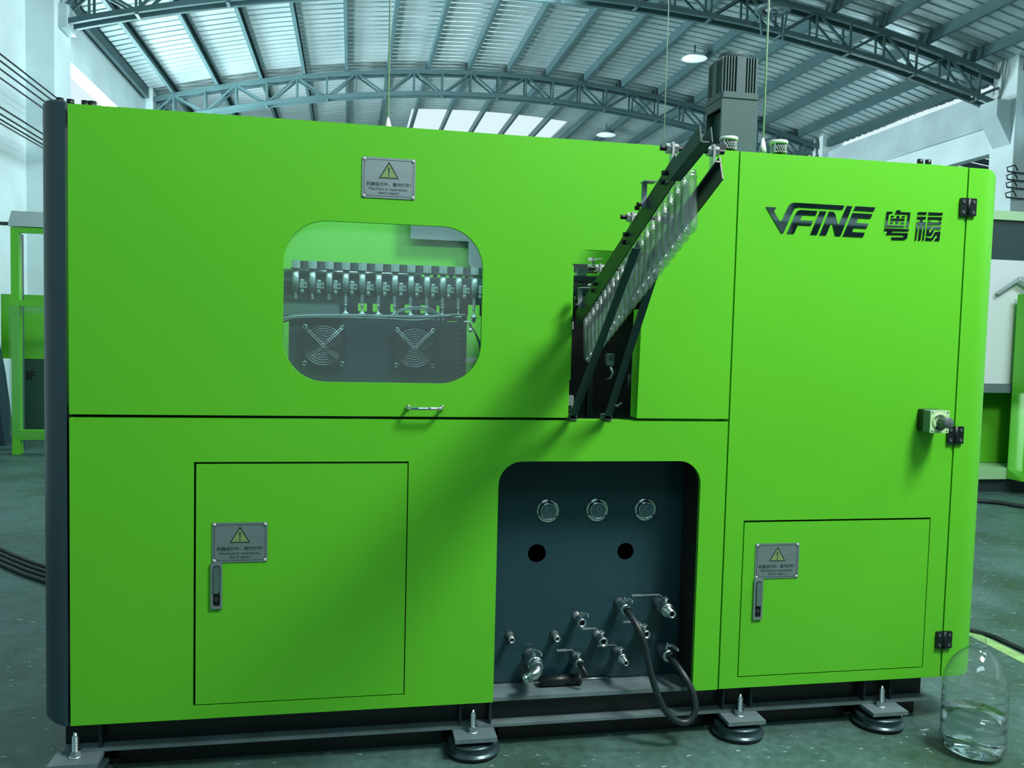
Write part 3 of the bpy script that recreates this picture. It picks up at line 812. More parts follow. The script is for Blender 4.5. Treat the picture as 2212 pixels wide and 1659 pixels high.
for i, chh in enumerate('STOP'):
    a = 1.5*PI + (i-1.5)*0.28
    vs, fs = text_geo(chh, 0.009, 0.0002); rr = 0.0285; ca = a+PI/2
    mb.add([(ex+rr*math.cos(a)+x*math.cos(ca)-zz*math.sin(ca), -0.0764, ez+rr*math.sin(a)+x*math.sin(ca)+zz*math.cos(ca)) for x, zz in vs], fs)
build('lettering', mb, ZINC, es)
build('button', MB().lathe([(0.014, 0.0), (0.014, 0.022), (0.0195, 0.026), (0.0205, 0.045), (0.018, 0.048), (0.0, 0.0485)], (ex, -0.0755, ez), (0, -1, 0), 28), BUTTON, es)
for sx in (-0.031, 0.031):
    for sz in (-0.034, 0.034):
        build('face_screw', MB().cyl((ex+sx, -0.0745, ez+sz), (ex+sx, -0.0736, ez+sz), 0.0034, n=10), GREYP, es)

# ------------------------------------------------------------------ pipe recess
YB = 0.165
pp = lc
circ = lambda cx, cz, r, n=28: [(cx+r*math.cos(2*PI*i/n), cz+r*math.sin(2*PI*i/n)) for i in range(n)]
build('recess_sheet', MB().plate([rect(1.336, 2.085, 0.187, 1.05), circ(1.522, 0.661, 0.0335), circ(1.858, 0.661, 0.0315)], YB, YB+0.004), RECESS, pp)
build('dark_void', MB().box(1.34, 2.08, 0.30, 0.31, 0.20, 1.04), GASKET, pp)
build('left_lining', MB().box(1.332, 1.3405, 0.0185, YB-0.0005, 0.19, 1.05), SLATE, pp)
build('right_lining', MB().plate([rect(0.0305, YB-0.0005, 0.19, 1.05)], 2.0745, 2.079, lambda a, b, d: (d, a, b)), GASKET, pp)
build('top_lining', MB().box(1.3408, 2.074, 0.0185, YB-0.0005, 1.03, 1.05), GASKET, pp)
for hz in (0.92, 0.40):
    build('side_hole', MB().cyl((2.0738, 0.06, hz), (2.0744, 0.06, hz), 0.009, n=14), GASKET, pp)

def gauge(x, z, label):
    t = thing('pressure_gauge', label, 'gauge', (x, YB, z), 'round pressure gauges')
    d = (0, -1, 0); o = (x, YB, z)
    fl = build('flange', MB().lathe([(0.0425, 0.0005), (0.0425, 0.003), (0.0395, 0.0042), (0.031, 0.0042), (0.031, 0.0005)], o, d, 40, closed=True), CHROME, t)
    for a in (1.45, 3.55, 5.65):
        build('flange_hole', MB().cyl((x+0.037*math.cos(a), YB-0.0052, z+0.037*math.sin(a)), (x+0.037*math.cos(a), YB-0.0040, z+0.037*math.sin(a)), 0.0035, n=10), GASKET, fl)
    build('bezel', MB().lathe([(0.0305, 0.0005), (0.0305, 0.014), (0.029, 0.016), (0.0265, 0.015), (0.0262, 0.0005)], o, d, 40, closed=True), CHROME, t)
    dial = build('dial', MB().cyl((x, YB-0.0005, z), (x, YB-0.008, z), 0.026, n=32), DIAL, t)
    tk = MB()
    for i in range(21):
        a = PI*1.25-1.5*PI*i/20; r0 = 0.019 if i % 5 else 0.017
        tk.bar((x+r0*math.cos(a), YB-0.0084, z+r0*math.sin(a)), (x+0.022*math.cos(a), YB-0.0084, z+0.022*math.sin(a)), 0.0007, 0.0003, (0, 1, 0))
    build('scale_marks', tk, PRINT, dial)
    nd = MB(); a = PI*1.15
    nd.bar((x-0.006*math.cos(a), YB-0.0098, z-0.006*math.sin(a)), (x+0.017*math.cos(a), YB-0.0098, z+0.017*math.sin(a)), 0.0014, 0.0006, (0, 1, 0))
    nd.cyl((x-0.007*math.cos(a), YB-0.0101, z-0.007*math.sin(a)), (x-0.007*math.cos(a), YB-0.0092, z-0.007*math.sin(a)), 0.0028, n=10)
    build('needle', nd, PRINT, dial)
    build('needle_hub', MB().cyl((x, YB-0.0112, z), (x, YB-0.0083, z), 0.0016, n=10), WHITE, dial)
    mk = MB()
    for ddx, ddz in ((-0.004, -0.011), (0.0035, -0.0115), (0.0, -0.0145)):
        mk.cyl((x+ddx, YB-0.0086, z+ddz), (x+ddx, YB-0.0081, z+ddz), 0.0014, n=8)
    build('dial_marks', mk, PRINT, dial)
    build('lens', MB().cyl((x, YB-0.0140, z), (x, YB-0.0130, z), 0.0262, n=32), DIALGLASS, t)
gauge(1.558, 0.817, 'left pressure gauge of the three in the recess')
gauge(1.744, 0.818, 'middle pressure gauge of the three in the recess')
gauge(1.930, 0.817, 'right pressure gauge of the three in the recess')

def stub(x, z, label):
    t = thing('pipe_stub', label, 'pipe', (x, YB, z), 'open pipe stubs')
    build('weld_collar', MB().lathe([(0.017, 0.0005), (0.016, 0.008), (0.013, 0.014)], (x, YB, z), (0, -1, 0), 20), IRON, t)
    build('pipe', MB().lathe([(0.0115, 0.001), (0.0105, 0.055), (0.0075, 0.055), (0.0075, 0.004)], (x, YB, z), (0, -1, 0), 20, closed=True), ZINC, t)
    build('bore', MB().cyl((x, YB-0.005, z), (x, YB-0.02, z), 0.0074, n=16), GASKET, t)
stub(1.428, 0.362, 'left bare pipe stub standing alone in the recess')
stub(1.595, 0.359, 'right bare pipe stub above the big elbow valve')

def valve(x, z, r, nip, blen, lever, outlet, label, lev=0.075):
    """ball valve on a nipple pointing out of the panel; lever 'left' across the pipe or 'out' along it"""
    t = thing('ball_valve', label, 'valve', (x, YB, z), 'ball valves in the recess')
    d = (0, -1, 0)
    build('pipe_nipple', MB().lathe([(r*1.05, 0.0005), (r*1.0, 0.006), (r*0.82, 0.010), (r*0.80, nip)], (x, YB, z), d, 20), IRON if outlet != 'open' else ZINC, t)
    y1 = YB-nip
    pr = [(0.8*r, 0.0), (1.05*r, 0.0), (1.08*r, 0.18), (0.98*r, 0.22), (1.0*r, 0.34), (1.12*r, 0.5), (1.0*r, 0.66), (0.98*r, 0.78), (1.06*r, 0.82), (1.04*r, 1.0)]
    pr = [(a, b*blen) for a, b in pr]
    if outlet == 'open': pr += [(0.68*r, blen), (0.66*r, blen*0.72), (0, blen*0.72)]
    else: pr += [(0.6*r, blen)]
    build('valve_body', MB().lathe(pr, (x, y1, z), d, 22), STEEL, t)
    build('sealing_tape', MB().lathe([(1.0*r, -0.004), (1.02*r, 0.001), (0.9*r, 0.001)], (x, y1, z), d, 20), WHITE, t)
    ys = y1-blen*0.5; zt = z+r*1.05
    build('stem', MB().cyl((x, ys, z+r*0.7), (x, ys, zt+0.010), r*0.32, n=10).cyl((x, ys, zt+0.0135), (x, ys, zt+0.020), 0.0062, n=6, smooth=False), STEEL, t)
    zl = zt+0.0115
    lv = MB(); wd = 0.010; th = 0.0022
    if lever == 'left':
        pts = [(x+0.009, ys, zl), (x-0.008, ys, zl), (x-0.024, ys, zl+0.016), (x-lev, ys, zl+0.016)]
        for a, b in zip(pts, pts[1:]): lv.bar(a, b, wd, th, (0, 0, 1))
        lv.bar((x-lev+0.03, ys, zl+0.0162), (x-lev-0.006, ys, zl+0.0162), wd*1.15, th*2.0, (0, 0, 1))
    else:
        pts = [(x, ys+0.009, zl), (x, ys-0.008, zl), (x+0.010, ys-0.020, zl+0.004), (x+0.016, ys-lev*0.75, zl+0.004)]
        for a, b in zip(pts, pts[1:]): lv.bar(a, b, th if False else wd*0.5, wd, (0, 0, 1))
    build('lever', lv, ZINC, t)
    ye = y1-blen
    if outlet == 'barb':
        build('hose_barb', MB().lathe([(r*0.95, 0.0), (r*0.95, 0.006), (r*0.62, 0.008), (r*0.60, 0.040), (r*0.43, 0.040), (r*0.43, 0.01)], (x, ye, z), d, 20, closed=True), STEEL, t)
        build('bore', MB().cyl((x, ye-0.012, z), (x, ye-0.03, z), r*0.42, n=14), GASKET, t)
    elif outlet == 'open':
        build('bore', MB().cyl((x, ye+blen*0.27, z), (x, ye+blen*0.2, z), r*0.6, n=14), GASKET, t)
    elif outlet == 'black_elbow':
        build('push_fitting', MB().cyl((x, ye, z), (x, ye-0.016, z), r*0.8, n=14).tube([(x, ye-0.012, z), (x+0.004, ye-0.026, z-0.008), (x+0.016, ye-0.034, z-0.028), (x+0.020, ye-0.036, z-0.036)], r*0.58, 12), BLACK, t)
    elif outlet == 'elbow':
        build('hex_union', MB().cyl((x, ye, z), (x, ye-0.018, z), r*1.0, n=6, smooth=False).cyl((x, ye-0.018, z), (x, ye-0.030, z), r*0.78, n=20), STEEL, t)
        build('elbow', MB().tube([(x, ye-0.028, z), (x-0.002, ye-0.046, z-0.004), (x-0.014, ye-0.056, z-0.010), (x-0.040, ye-0.058, z-0.020)], r*0.72, 14).cyl((x-0.038, ye-0.058, z-0.0195), (x-0.056, ye-0.058, z-0.0265), r*0.62, n=16), STEEL, t)
    return ye
valve(1.507, 0.285, 0.0265, 0.030, 0.062, 'out', 'elbow', 'largest ball valve with a bright angled elbow at lower left of the recess', 0.07)
valve(1.673, 0.277, 0.0150, 0.036, 0.045, 'left', 'black_elbow', 'ball valve with a black plastic elbow above the dark roller')
valve(1.677, 0.425, 0.0160, 0.040, 0.046, 'out', 'open', 'upper open ended ball valve left of the hose valve', 0.05)
valve(1.759, 0.352, 0.0165, 0.036, 0.050, 'left', 'open', 'open ended ball valve with its lever to the left, mid recess')
valve(1.833, 0.287, 0.0170, 0.034, 0.052, 'left', 'barb', 'ball valve with a bare barb just left of the hanging hose', 0.085)
yh = valve(1.838, 0.470, 0.0185, 0.036, 0.052, 'out', 'none', 'ball valve at the upper end of the black hose', 0.06)
valve(1.922, 0.372, 0.0150, 0.036, 0.048, 'left', 'open', 'ball valve half hidden behind the black hose', 0.08)
valve(1.992, 0.466, 0.0240, 0.050, 0.056, 'left', 'barb', 'top right ball valve with a long lever and bare barb', 0.125)
yh2 = valve(2.012, 0.287, 0.0220, 0.030, 0.050, 'out', 'none', 'ball valve at the lower end of the black hose near the right wall', 0.09)
hp = [(1.838, yh+0.002, 0.470), (1.843, yh-0.03, 0.462), (1.862, 0.0, 0.425), (1.880, -0.015, 0.375), (1.897, -0.03, 0.28), (1.938, -0.045, 0.16), (1.99, -0.05, 0.105), (2.04, -0.05, 0.098), (2.070, -0.045, 0.14), (2.062, -0.025, 0.20), (2.040, 0.0, 0.245), (2.022, 0.04, 0.275), (2.013, yh2+0.002, 0.287)]
hz = thing('rubber_hose', 'black rubber hose looping between two valves below the recess', 'hose', (1.95, -0.03, 0.09))
build('hose', MB().tube(hp, 0.0118, 14, 2), HOSEM, hz)
for (cx, cy, c2, nx) in ((1.8385, yh-0.006, 0.469, 0), (2.013, yh2-0.006, 0.286, 0)):
    build('hose_clamp', MB().lathe([(0.0135, 0.0), (0.0135, 0.010), (0.0120, 0.010), (0.0120, 0.0)], (cx, cy, c2), (0, -1, 0), 18, closed=True), BLACK, hz)
mf = thing('dark_roller', 'black cylinder lying on the ledge beside the big elbow valve', 'cylinder', (1.62, 0.10, 0.187))
build('tube_body', MB().cyl((1.535, 0.115, 0.207), (1.672, 0.115, 0.207), 0.0195, n=24), BLACK, mf)
build('end_collar', MB().lathe([(0.021, 0.0), (0.021, 0.014), (0.012, 0.016), (0.0, 0.016)], (1.672, 0.115, 0.2075), (1, 0, 0), 24), RUBBER, mf)
build('weld_rod', MB().cyl((1.69, 0.152, 0.1905), (1.80, 0.152, 0.1905), 0.003, n=8), ZINC, pp)

# ------------------------------------------------------------------ motor tower on top
mo = thing('servo_motor', 'dark finned motor on a box housing standing above the machine top', 'motor', (2.395, 0.57, 2.15))
mx0, mx1, my0, my1 = 2.318, 2.476, 0.50, 0.66
hs = MB().box(mx0, mx1, my0, my0+0.012, 2.1505, 2.437).box(mx1-0.012, mx1, my0+0.012, my1, 2.1505, 2.437).box(mx0, mx1-0.012, my1-0.012, my1, 2.1505, 2.437)
hs.box(mx0, mx0+0.012, my0+0.012, my1-0.012, 2.40, 2.437).box(mx0+0.03, mx1-0.012, my0+0.012, my1-0.012, 2.1505, 2.40)
build('housing', hs, MOTORM, mo)
build('base_plate', MB().box(2.20, 2.60, 0.44, 0.70, 2.1015, 2.150), DARK, mo)
build('flange', MB().plate([rrect(mx0-0.004, mx1+0.004, my0-0.004, my1+0.004, 0.012, 5)], 2.4372, 2.462, lambda a, b, d: (a, b, d)), MOTORM, mo, 0.004)
cxm, cym = (mx0+mx1)/2, (my0+my1)/2
build('core', MB().box(mx0+0.014, mx1-0.014, my0+0.014, my1-0.014, 2.462, 2.600), MOTORM, mo)
for k in range(12):
    o = -0.066+0.012*k
    if 4 <= k <= 7: continue
    for sgn, y0, y1 in ((-1, my0+0.001, my0+0.0145), (1, my1-0.0145, my1-0.001)):
        build('fin', MB().box(cxm+o-0.0025, cxm+o+0.0025, y0, y1, 2.4621, 2.606), MOTORM, mo)
    for x0, x1 in ((mx0+0.001, mx0+0.0145), (mx1-0.0145, mx1-0.001)):
        build('fin', MB().box(x0, x1, cym+o-0.0025, cym+o+0.0025, 2.4621, 2.606), MOTORM, mo)
build('fin_face', MB().box(cxm-0.020, cxm+0.020, my0-0.001, my0+0.0145, 2.4621, 2.606), MOTORM, mo)
build('fin_face', MB().box(mx0-0.001, mx0+0.0145, cym-0.020, cym+0.020, 2.4621, 2.606), MOTORM, mo)
build('end_cap', MB().lathe([(0.062, 2.600), (0.062, 2.632), (0.058, 2.638), (0.0, 2.638)], (cxm, cym, 0), n=32), MOTORM, mo)
for k in range(4):
    cbl = MB().tube([(mx0+0.01, 0.62, 2.30-0.012*k), (mx0-0.05, 0.60, 2.245-0.014*k), (mx0-0.12, 0.56, 2.19-0.007*k), (mx0-0.19, 0.50+0.012*k, 2.158), (mx0-0.25, 0.46+0.012*k, 2.1565)], 0.005, 8, 2)
    build('motor_cable', cbl, CABLE, mo)

def silencer(x, label):
    t = thing('air_silencer', label, 'air silencer', (x, 0.15, 2.10), 'white capped silencers')
    build('pipe', MB().cyl((x, 0.15, 2.1165 if x < 2.17 else 2.1012), (x, 0.15, 2.143), 0.014, n=14), STEEL, t)
    build('inner_can', MB().cyl((x, 0.15, 2.1435), (x, 0.15, 2.176), 0.0255, n=20), DARK, t)
    bars = MB()
    n = 22
    for k in range(n):
        a0 = 2*PI*k/n
        for s in (-1, 1):
            pts = [(x+0.029*math.cos(a0+s*0.5*j/5), 0.15+0.029*math.sin(a0+s*0.5*j/5), 2.1436+0.034*j/5) for j in range(6)]
            bars.tube(pts, 0.0012, 4, cap=False)
    build('perforated_mesh', bars, ZINC, t, kind='stuff')
    for a in (-2.5, -0.9, 0.8, 2.2):
        build('seam_strip', MB().bar((x+0.0295*math.cos(a), 0.15+0.0295*math.sin(a), 2.1436), (x+0.0295*math.cos(a), 0.15+0.0295*math.sin(a), 2.1775), 0.008, 0.002, (math.cos(a), math.sin(a), 0)), ZINC, t)
    build('cap', MB().lathe([(0.033, 2.1776), (0.0335, 2.187), (0.031, 2.190), (0.010, 2.1905), (0.008, 2.194), (0.0, 2.194)], (x, 0.15, 0), n=28), WHITE, t)
silencer(2.194, 'white capped mesh silencer left, in front of the motor housing')
silencer(2.392, 'white capped mesh silencer right of the motor housing')

# ------------------------------------------------------------------ preform chute
PXL, PXR, PXC = 1.612, 1.712, 1.662
SL = 0.405
def zc(yy): return 1.8655 - SL*(yy+0.79)         # neck line of the preforms along the chute
ct = thing('preform_chute', 'dark steel chute carrying clear preforms down into the machine', 'chute', (PXC, -0.02, 1.17))
for x, s in ((PXL, 1), (PXR, -1)):
    ya, yb = (-0.86, 0.02)
    nrm = V((0, SL, 1)).normalized()
    mb = MB()
    xo = x - s*0.006
    mb.bar((xo, ya, zc(ya)-0.030), (xo, yb, zc(yb)-0.030), 0.004, 0.062, nrm)
    mb.bar((xo+s*0.0085, ya, zc(ya)-0.016), (xo+s*0.0085, yb, zc(yb)-0.016), 0.013, 0.004, nrm)
    build('rail', mb, DARK, ct)
mb = MB()
nrm = V((0, SL, 1)).normalized()
pa, pb = V((PXL-0.006, -0.845, 1.846)), V((PXL-0.006, -1.025, 1.899))
for dx in (-0.013, 0.013):
    mb.bar(pa+V((dx, 0, 0)), pb+V((dx, 0, 0)), 0.003, 0.036, nrm)
mb.bar(pa+V((0, 0, -0.0165)), pb+V((0, 0, -0.0165)), 0.028, 0.003, nrm)
build('feed_channel', mb, MOTORM, ct)
# struts and their feet
for nm, x, top in (('left', PXL-0.012, (-0.62, 1.700)), ('right', PXR+0.012, (-0.43, 1.655))):
    build('strut', MB().bar((x, -0.018, 1.188), (x, top[0], top[1]), 0.004, 0.030, (0, 1, 1)).bar((x-0.011, -0.018-0.010, 1.188-0.004), (x-0.011, top[0]-0.009, top[1]-0.012), 0.022, 0.004, (0, 1, 1)), MOTORM, ct)
    ft = MB().plate([rect(x-0.016, x+0.012, 1.1645, 1.1835), rect(x-0.012, x+0.008, 1.1685, 1.1795)], -0.004, 0.05)
    build('strut_foot', ft, IRON, ct)
    build('foot_bore', MB().box(x-0.012, x+0.008, 0.02, 0.024, 1.1685, 1.1795), GASKET, ct)
# threaded cross rods with nuts and hanger brackets
def cross_rod(yy, zz, xa, xb):
    prof = []
    n = int((xb-xa)/0.004)
    for k in range(n):
        prof += [(0.0068, k*0.004), (0.0060, k*0.004+0.002)]
    rod = build('threaded_rod', MB().lathe([(0, 0)]+prof+[(0, n*0.004)], (xa, yy, zz), (1, 0, 0), 12), BLACK, ct)
    for bx in (PXL+0.005, PXR+0.012):
        for s in (-1, 1):
            build('rod_nut', MB().cyl((bx+s*0.0035, yy, zz), (bx+s*0.0155, yy, zz), 0.0125, n=6, smooth=False), ZINC, rod)
        hb = MB().bar((bx, yy, zz+0.014), (bx, yy-0.004, zc(yy)+0.004), 0.006, 0.024, (0, 1, 0))
        hb.bar((bx, yy-0.004, zc(yy)+0.006), (bx-0.012 if bx < PXC else bx+0.0, yy-0.002, zc(yy)-0.034), 0.005, 0.026, (0, 1, 0))
        br = build('hanger_bracket', hb, ZINC, ct)
        for q in (0.010, 0.030):
            bx2 = bx-0.018 if bx < PXC else bx+0.004
            build('bracket_bolt', MB().cyl((bx2-0.008, yy+(q-0.02)*0.8, zc(yy)-q), (bx2+0.008, yy+(q-0.02)*0.8, zc(yy)-q), 0.0062, n=10), BLACK, br)
cross_rod(-0.79, 1.917, 1.588, 1.760)
cross_rod(-0.50, 1.787, 1.585, 1.755)
cross_rod(-0.20, 1.666, 1.582, 1.755)
for yy in (-0.655, -0.05):
    bk = MB().box(PXL-0.022, PXL-0.008, yy-0.002, yy+0.002, zc(yy)-0.02, zc(yy)+0.045).box(PXL-0.022, PXL+0.012, yy-0.026, yy+0.014, zc(yy)+0.045, zc(yy)+0.048)
    bb = build('angle_clip', bk, ALU, ct)
    for q in (0.0, 0.014):
        build('clip_bolt', MB().cyl((PXL-0.034, yy+q, zc(yy)-0.012-q*0.5), (PXL-0.0225, yy+q, zc(yy)-0.012-q*0.5), 0.006, n=10), BLACK, bb)

# the preforms themselves
pf = [(0.0, -0.1600), (0.006, -0.1590), (0.0125, -0.1550), (0.0172, -0.1482), (0.0198, -0.139), (0.0206, -0.127), (0.0206, -0.060), (0.0200, -0.034), (0.0195, -0.020),
      (0.0216, -0.0185), (0.0216, -0.0155), (0.0196, -0.014), (0.0196, -0.010), (0.0207, -0.009), (0.0207, -0.0075), (0.0196, -0.006), (0.0196, -0.004), (0.0205, -0.003), (0.0205, -0.0015), (0.0192, 0.0)]
pin = [(0.0165, 0.0), (0.0165, -0.030), (0.0168, -0.060), (0.0168, -0.127), (0.0150, -0.140), (0.0105, -0.149), (0.005, -0.1532), (0.0, -0.1540)]
proto = None
NP = 21
for i in range(NP):
    yy = -0.790 + 0.0428*i
    if i == 0: place = 'frontmost clear plastic preform at the top of the queue on the chute'
    elif i == NP-1: place = 'last clear plastic preform at the lower end of the queue, inside the machine'
    else: place = ordn[i]+' clear plastic preform from the top of the queue on the chute'
    if proto is None:
        proto = solo('preform', MB().lathe(pf+pin, (PXC, yy, zc(yy)), n=26), PETM, place, 'preform', (PXC, yy, zc(yy)), 'clear preforms queueing on the chute')
        o = proto
    else:
        o = proto.copy(); COL.objects.link(o); o['label'] = place
    o.location = (PXC, yy, zc(yy))
    o.rotation_euler = (math.radians(-8), 0, 0)

# ------------------------------------------------------------------ behind the window: heater with spindles
YS = 0.33
def spindle_parts(t, x):
    n = 18; prof_out = []
    for k in range(n*2):
        a = 2*PI*k/(n*2); rr = 0.0150 if k % 2 else 0.0135
        prof_out += [(x+rr*math.cos(a), YS+rr*math.sin(a))]
    build('gear_cap', MB().plate([prof_out], 1.668, 1.695, lambda a, b, d: (a, b, d)), SPIN, t)
    build('collar', MB().cyl((x, YS, 1.664), (x, YS, 1.668), 0.0185, n=20), IRON, t)
    build('sleeve', MB().cyl((x, YS, 1.587), (x, YS, 1.664), 0.0112, n=20), SPIN, t)
    pts = []
    for k in range(60):
        a = k*2*PI/8
        pts.append((x+0.0058*math.cos(a), YS+0.0058*math.sin(a), 1.586-0.040*k/59))
    build('spring', MB().tube(pts, 0.0014, 5), SPIN, t)
    build('rod', MB().cyl((x, YS, 1.49), (x, YS, 1.586), 0.0035, n=10), SPIN, t)
    build('tip', MB().lathe([(0.0055, 1.546), (0.0055, 1.540), (0.0035, 1.538), (0.0035, 1.520), (0.014, 1.512), (0.014, 1.508), (0.0075, 1.506), (0.0075, 1.494), (0, 1.494)], (x, YS, 0), n=16), SPIN, t)
    lk = build('chain_link', MB().box(x+0.0145, x+0.040, YS-0.010, YS+0.010, 1.598, 1.619), SPIN, t, 0.001)
    build('link_pin', MB().cyl((x+0.0335, YS-0.0112, 1.6085), (x+0.0335, YS-0.0102, 1.6085), 0.0042, n=12), DARK, lk)
    build('link_roller', MB().cyl((x+0.0225, YS, 1.577), (x+0.0225, YS, 1.5975), 0.0075, n=14).cyl((x+0.0225, YS, 1.6195), (x+0.0225, YS, 1.628), 0.0075, n=14), SPIN, lk)
for i in range(12):
    x = 0.652 + 0.0584*i
    t = thing('heater_spindle', ordn[i]+' toothed heater spindle from the left behind the window', 'spindle', (x, YS, 1.494), 'row of spindles behind the window')
    spindle_parts(t, x)
# second row farther in
for i in range(12):
    x = 0.6734 + 0.061*i
    mbx = MB().cyl((x, 0.47, 1.672), (x, 0.47, 1.704), 0.018, n=18, smooth=False).cyl((x, 0.47, 1.52), (x, 0.47, 1.672), 0.008, n=12)
    solo('rear_spindle', mbx, DARK, ordn[i]+' dark spindle from the left in the row behind the bright spindles', 'spindle', (x, 0.47, 1.52), 'dark rear row of spindles')
hr = thing('spindle_carrier', 'dark slotted rails and back plate that carry the heater spindles', 'carrier', (0.97, 0.40, 1.152))
build('upper_rail', MB().box(0.60, 1.36, 0.37, 0.42, 1.622, 1.655), MOTORM, hr)
slots = [rrect(x, x+w, 1.522, 1.552, 0.004, 3) for x, w in ((0.64, 0.018), (0.672, 0.022), (0.735, 0.022), (0.775, 0.016), (0.872, 0.032), (0.925, 0.024), (0.99, 0.020), (1.032, 0.034), (1.09, 0.030), (1.15, 0.022))]
build('slotted_plate', MB().plate([rect(0.58, 1.24, 1.495, 1.575)]+slots, 0.385, 0.39), IRON, hr)
build('back_plate', MB().plate([rect(0.55, 1.38, 1.56, 1.66)], 0.43, 0.435), MOTORM, hr)
build('guide_tube', MB().cyl((0.59, 0.36, 1.661), (1.10, 0.36, 1.661), 0.006, n=10), STEEL, hr)
build('end_upright', MB().box(1.245, 1.275, 0.37, 0.40, 1.152, 1.60), DARK, hr)
build('end_upright', MB().box(0.585, 0.606, 0.37, 0.40, 1.152, 1.60), DARK, hr)

ov = thing('heater_box', 'dark blue grey heater box with two fan openings behind the window', 'heater', (0.94, 0.30, 1.151))
build('box_shell', MB().box(0.634, 1.255, 0.27, 0.312, 1.151, 1.491), SLATE, ov, 0.002)
build('side_flange', MB().box(1.160, 1.252, 0.262, 0.2695, 1.17, 1.475), DARK, ov)
lou = MB()
for k in range(13): lou.box(1.222, 1.236, 0.256, 0.2618, 1.23+k*0.018, 1.239+k*0.018)
build('louvres', lou, IRON, ov)
for bx, bz in ((0.905, 1.462), (0.905, 1.298), (1.158, 1.462), (1.160, 1.290)):
    build('box_bolt', MB().cyl((bx, 0.262, bz), (bx, 0.2695, bz), 0.005, n=10), DARK, ov)
build('reflector_plate', MB().plate([rrect(0.60, 0.808, 1.497, 1.548, 0.008, 4)], 0.265, 0.268), ALU, ov)
build('reflector_frame', MB().plate([rrect(0.592, 0.818, 1.489, 1.556, 0.01, 4), rrect(0.601, 0.807, 1.498, 1.547, 0.008, 4)], 0.262, 0.2645), DARK, ov)

def fan(cx, cz, s, label):
    y = 0.262
    t = thing('cooling_fan', label, 'fan', (cx, y, cz), 'cooling fans behind the window')
    h = s/2
    build('fan_frame', MB().plate([rrect(cx-h, cx+h, cz-h, cz+h, 0.012, 4), circ(cx, cz, h*0.90, 40)], y-0.014, y-0.0003), BLACK, t)
    build('hub', MB().cyl((cx, y-0.010, cz), (cx, y-0.0004, cz), h*0.32, n=24), BLACK, t)
    for k in range(7):
        a = 2*PI*k/7
        p0 = V((cx+h*0.33*math.cos(a), y-0.007, cz+h*0.33*math.sin(a))); p1 = V((cx+h*0.86*math.cos(a+0.25), y-0.007, cz+h*0.86*math.sin(a+0.25)))
        build('blade', MB().bar(p0, p1, 0.020, 0.0015, (0.5*math.sin(a), 1, -0.5*math.cos(a))), BLACK, t)
    for k in range(8):
        rr = h*0.9*(k+1)/8
        build('guard_ring', MB().torus((cx, y-0.017, cz), (0, 1, 0), rr, 0.0008, 40, 5), STEEL, t)
    for a, ns in ((PI/4, 2), (3*PI/4, 2)):
        for sgn in (-1, 1):
            ox, oz = -math.sin(a)*0.0035*sgn, math.cos(a)*0.0035*sgn
            L = h*1.22
            build('guard_spoke', MB().cyl((cx-L*math.cos(a)+ox, y-0.0185, cz-L*math.sin(a)+oz), (cx+L*math.cos(a)+ox, y-0.0185, cz+L*math.sin(a)+oz), 0.0009, n=6), STEEL, t)
    for sx in (-1, 1):
        for sz in (-1, 1):
            build('guard_eye', MB().torus((cx+sx*h*0.85, y-0.0165, cz+sz*h*0.85), (0, 1, 0), 0.0065, 0.0022, 18, 6), STEEL, t)
fan(0.7535, 1.396, 0.150, 'left cooling fan with wire guard behind the window')
fan(1.0725, 1.394, 0.150, 'right cooling fan with wire guard behind the window')

# wire bundle above the fans
wb = thing('wire_bundle', 'bundle of grey wires lying over the heater box behind the window', 'wires', (1.0, 0.27, 1.486))
random.seed(3)
for k in range(10):
    zz = 1.488+0.0025*k
    yy = 0.250-0.002*(k % 4)
    e = 1.10+0.014*k
    pts = [(0.61, yy, 1.47+0.002*k), (0.66, yy, 1.490+0.001*k), (0.80, yy, 1.492+0.0015*k), (0.92, yy, 1.490+0.002*k), (0.99, yy, 1.490+0.002*k), (1.05+0.005*k, yy, 1.482+0.003*k), (e, yy, 1.492+0.003*k), (e+0.03, yy+0.02, 1.503+0.0015*k)]
    build('wire', MB().tube(pts, 0.0022, 6, 2), WIRE_GREY, wb)
for k in range(3):
    build('wire', MB().tube([(0.985, 0.248, 1.50), (1.02, 0.246, 1.525+0.006*k), (1.08+0.02*k, 0.246, 1.535+0.004*k), (1.16, 0.25, 1.517), (1.20, 0.26, 1.510)], 0.002, 6, 2), WIRE_GREY, wb)
build('wrap', MB().tube([(0.89, 0.249, 1.496), (0.94, 0.247, 1.497), (0.985, 0.248, 1.497)], 0.014, 12), FILM, wb)
tc2 = thing('terminal_strip', 'black terminal strip with white contacts among the grey wires', 'terminal strip', (1.10, 0.285, 1.486))
build('strip', MB().box(1.02, 1.19, 0.285, 0.305, 1.4915, 1.512), BLACK, tc2)
for k in range(9):
    build('contact', MB().box(1.027+0.018*k, 1.036+0.018*k, 0.279, 0.2848, 1.4945, 1.504), ZINC, tc2)
sw = thing('sensor_cable', 'pair of black sensor wires curving down at the right of the window', 'cable', (1.32, 0.30, 1.16))
for k in range(2):
    build('wire', MB().tube([(1.272, 0.30, 1.485), (1.292, 0.30, 1.465), (1.315+0.006*k, 0.30, 1.41), (1.318+0.006*k, 0.30, 1.36), (1.305+0.005*k, 0.30, 1.30), (1.30+0.004*k, 0.30, 1.19)], 0.0025, 6, 2), CABLE, sw)
build('bracket', MB().box(1.292, 1.325, 0.29, 0.32, 1.1505, 1.30), DARK, sw)
build('elbow_fitting', MB().tube([(1.248, 0.25, 1.492), (1.268, 0.25, 1.492), (1.272, 0.25, 1.485), (1.272, 0.25, 1.468)], 0.0042, 8).cyl((1.272, 0.25, 1.468), (1.272, 0.25, 1.455), 0.007, n=10), ZINC, sw)

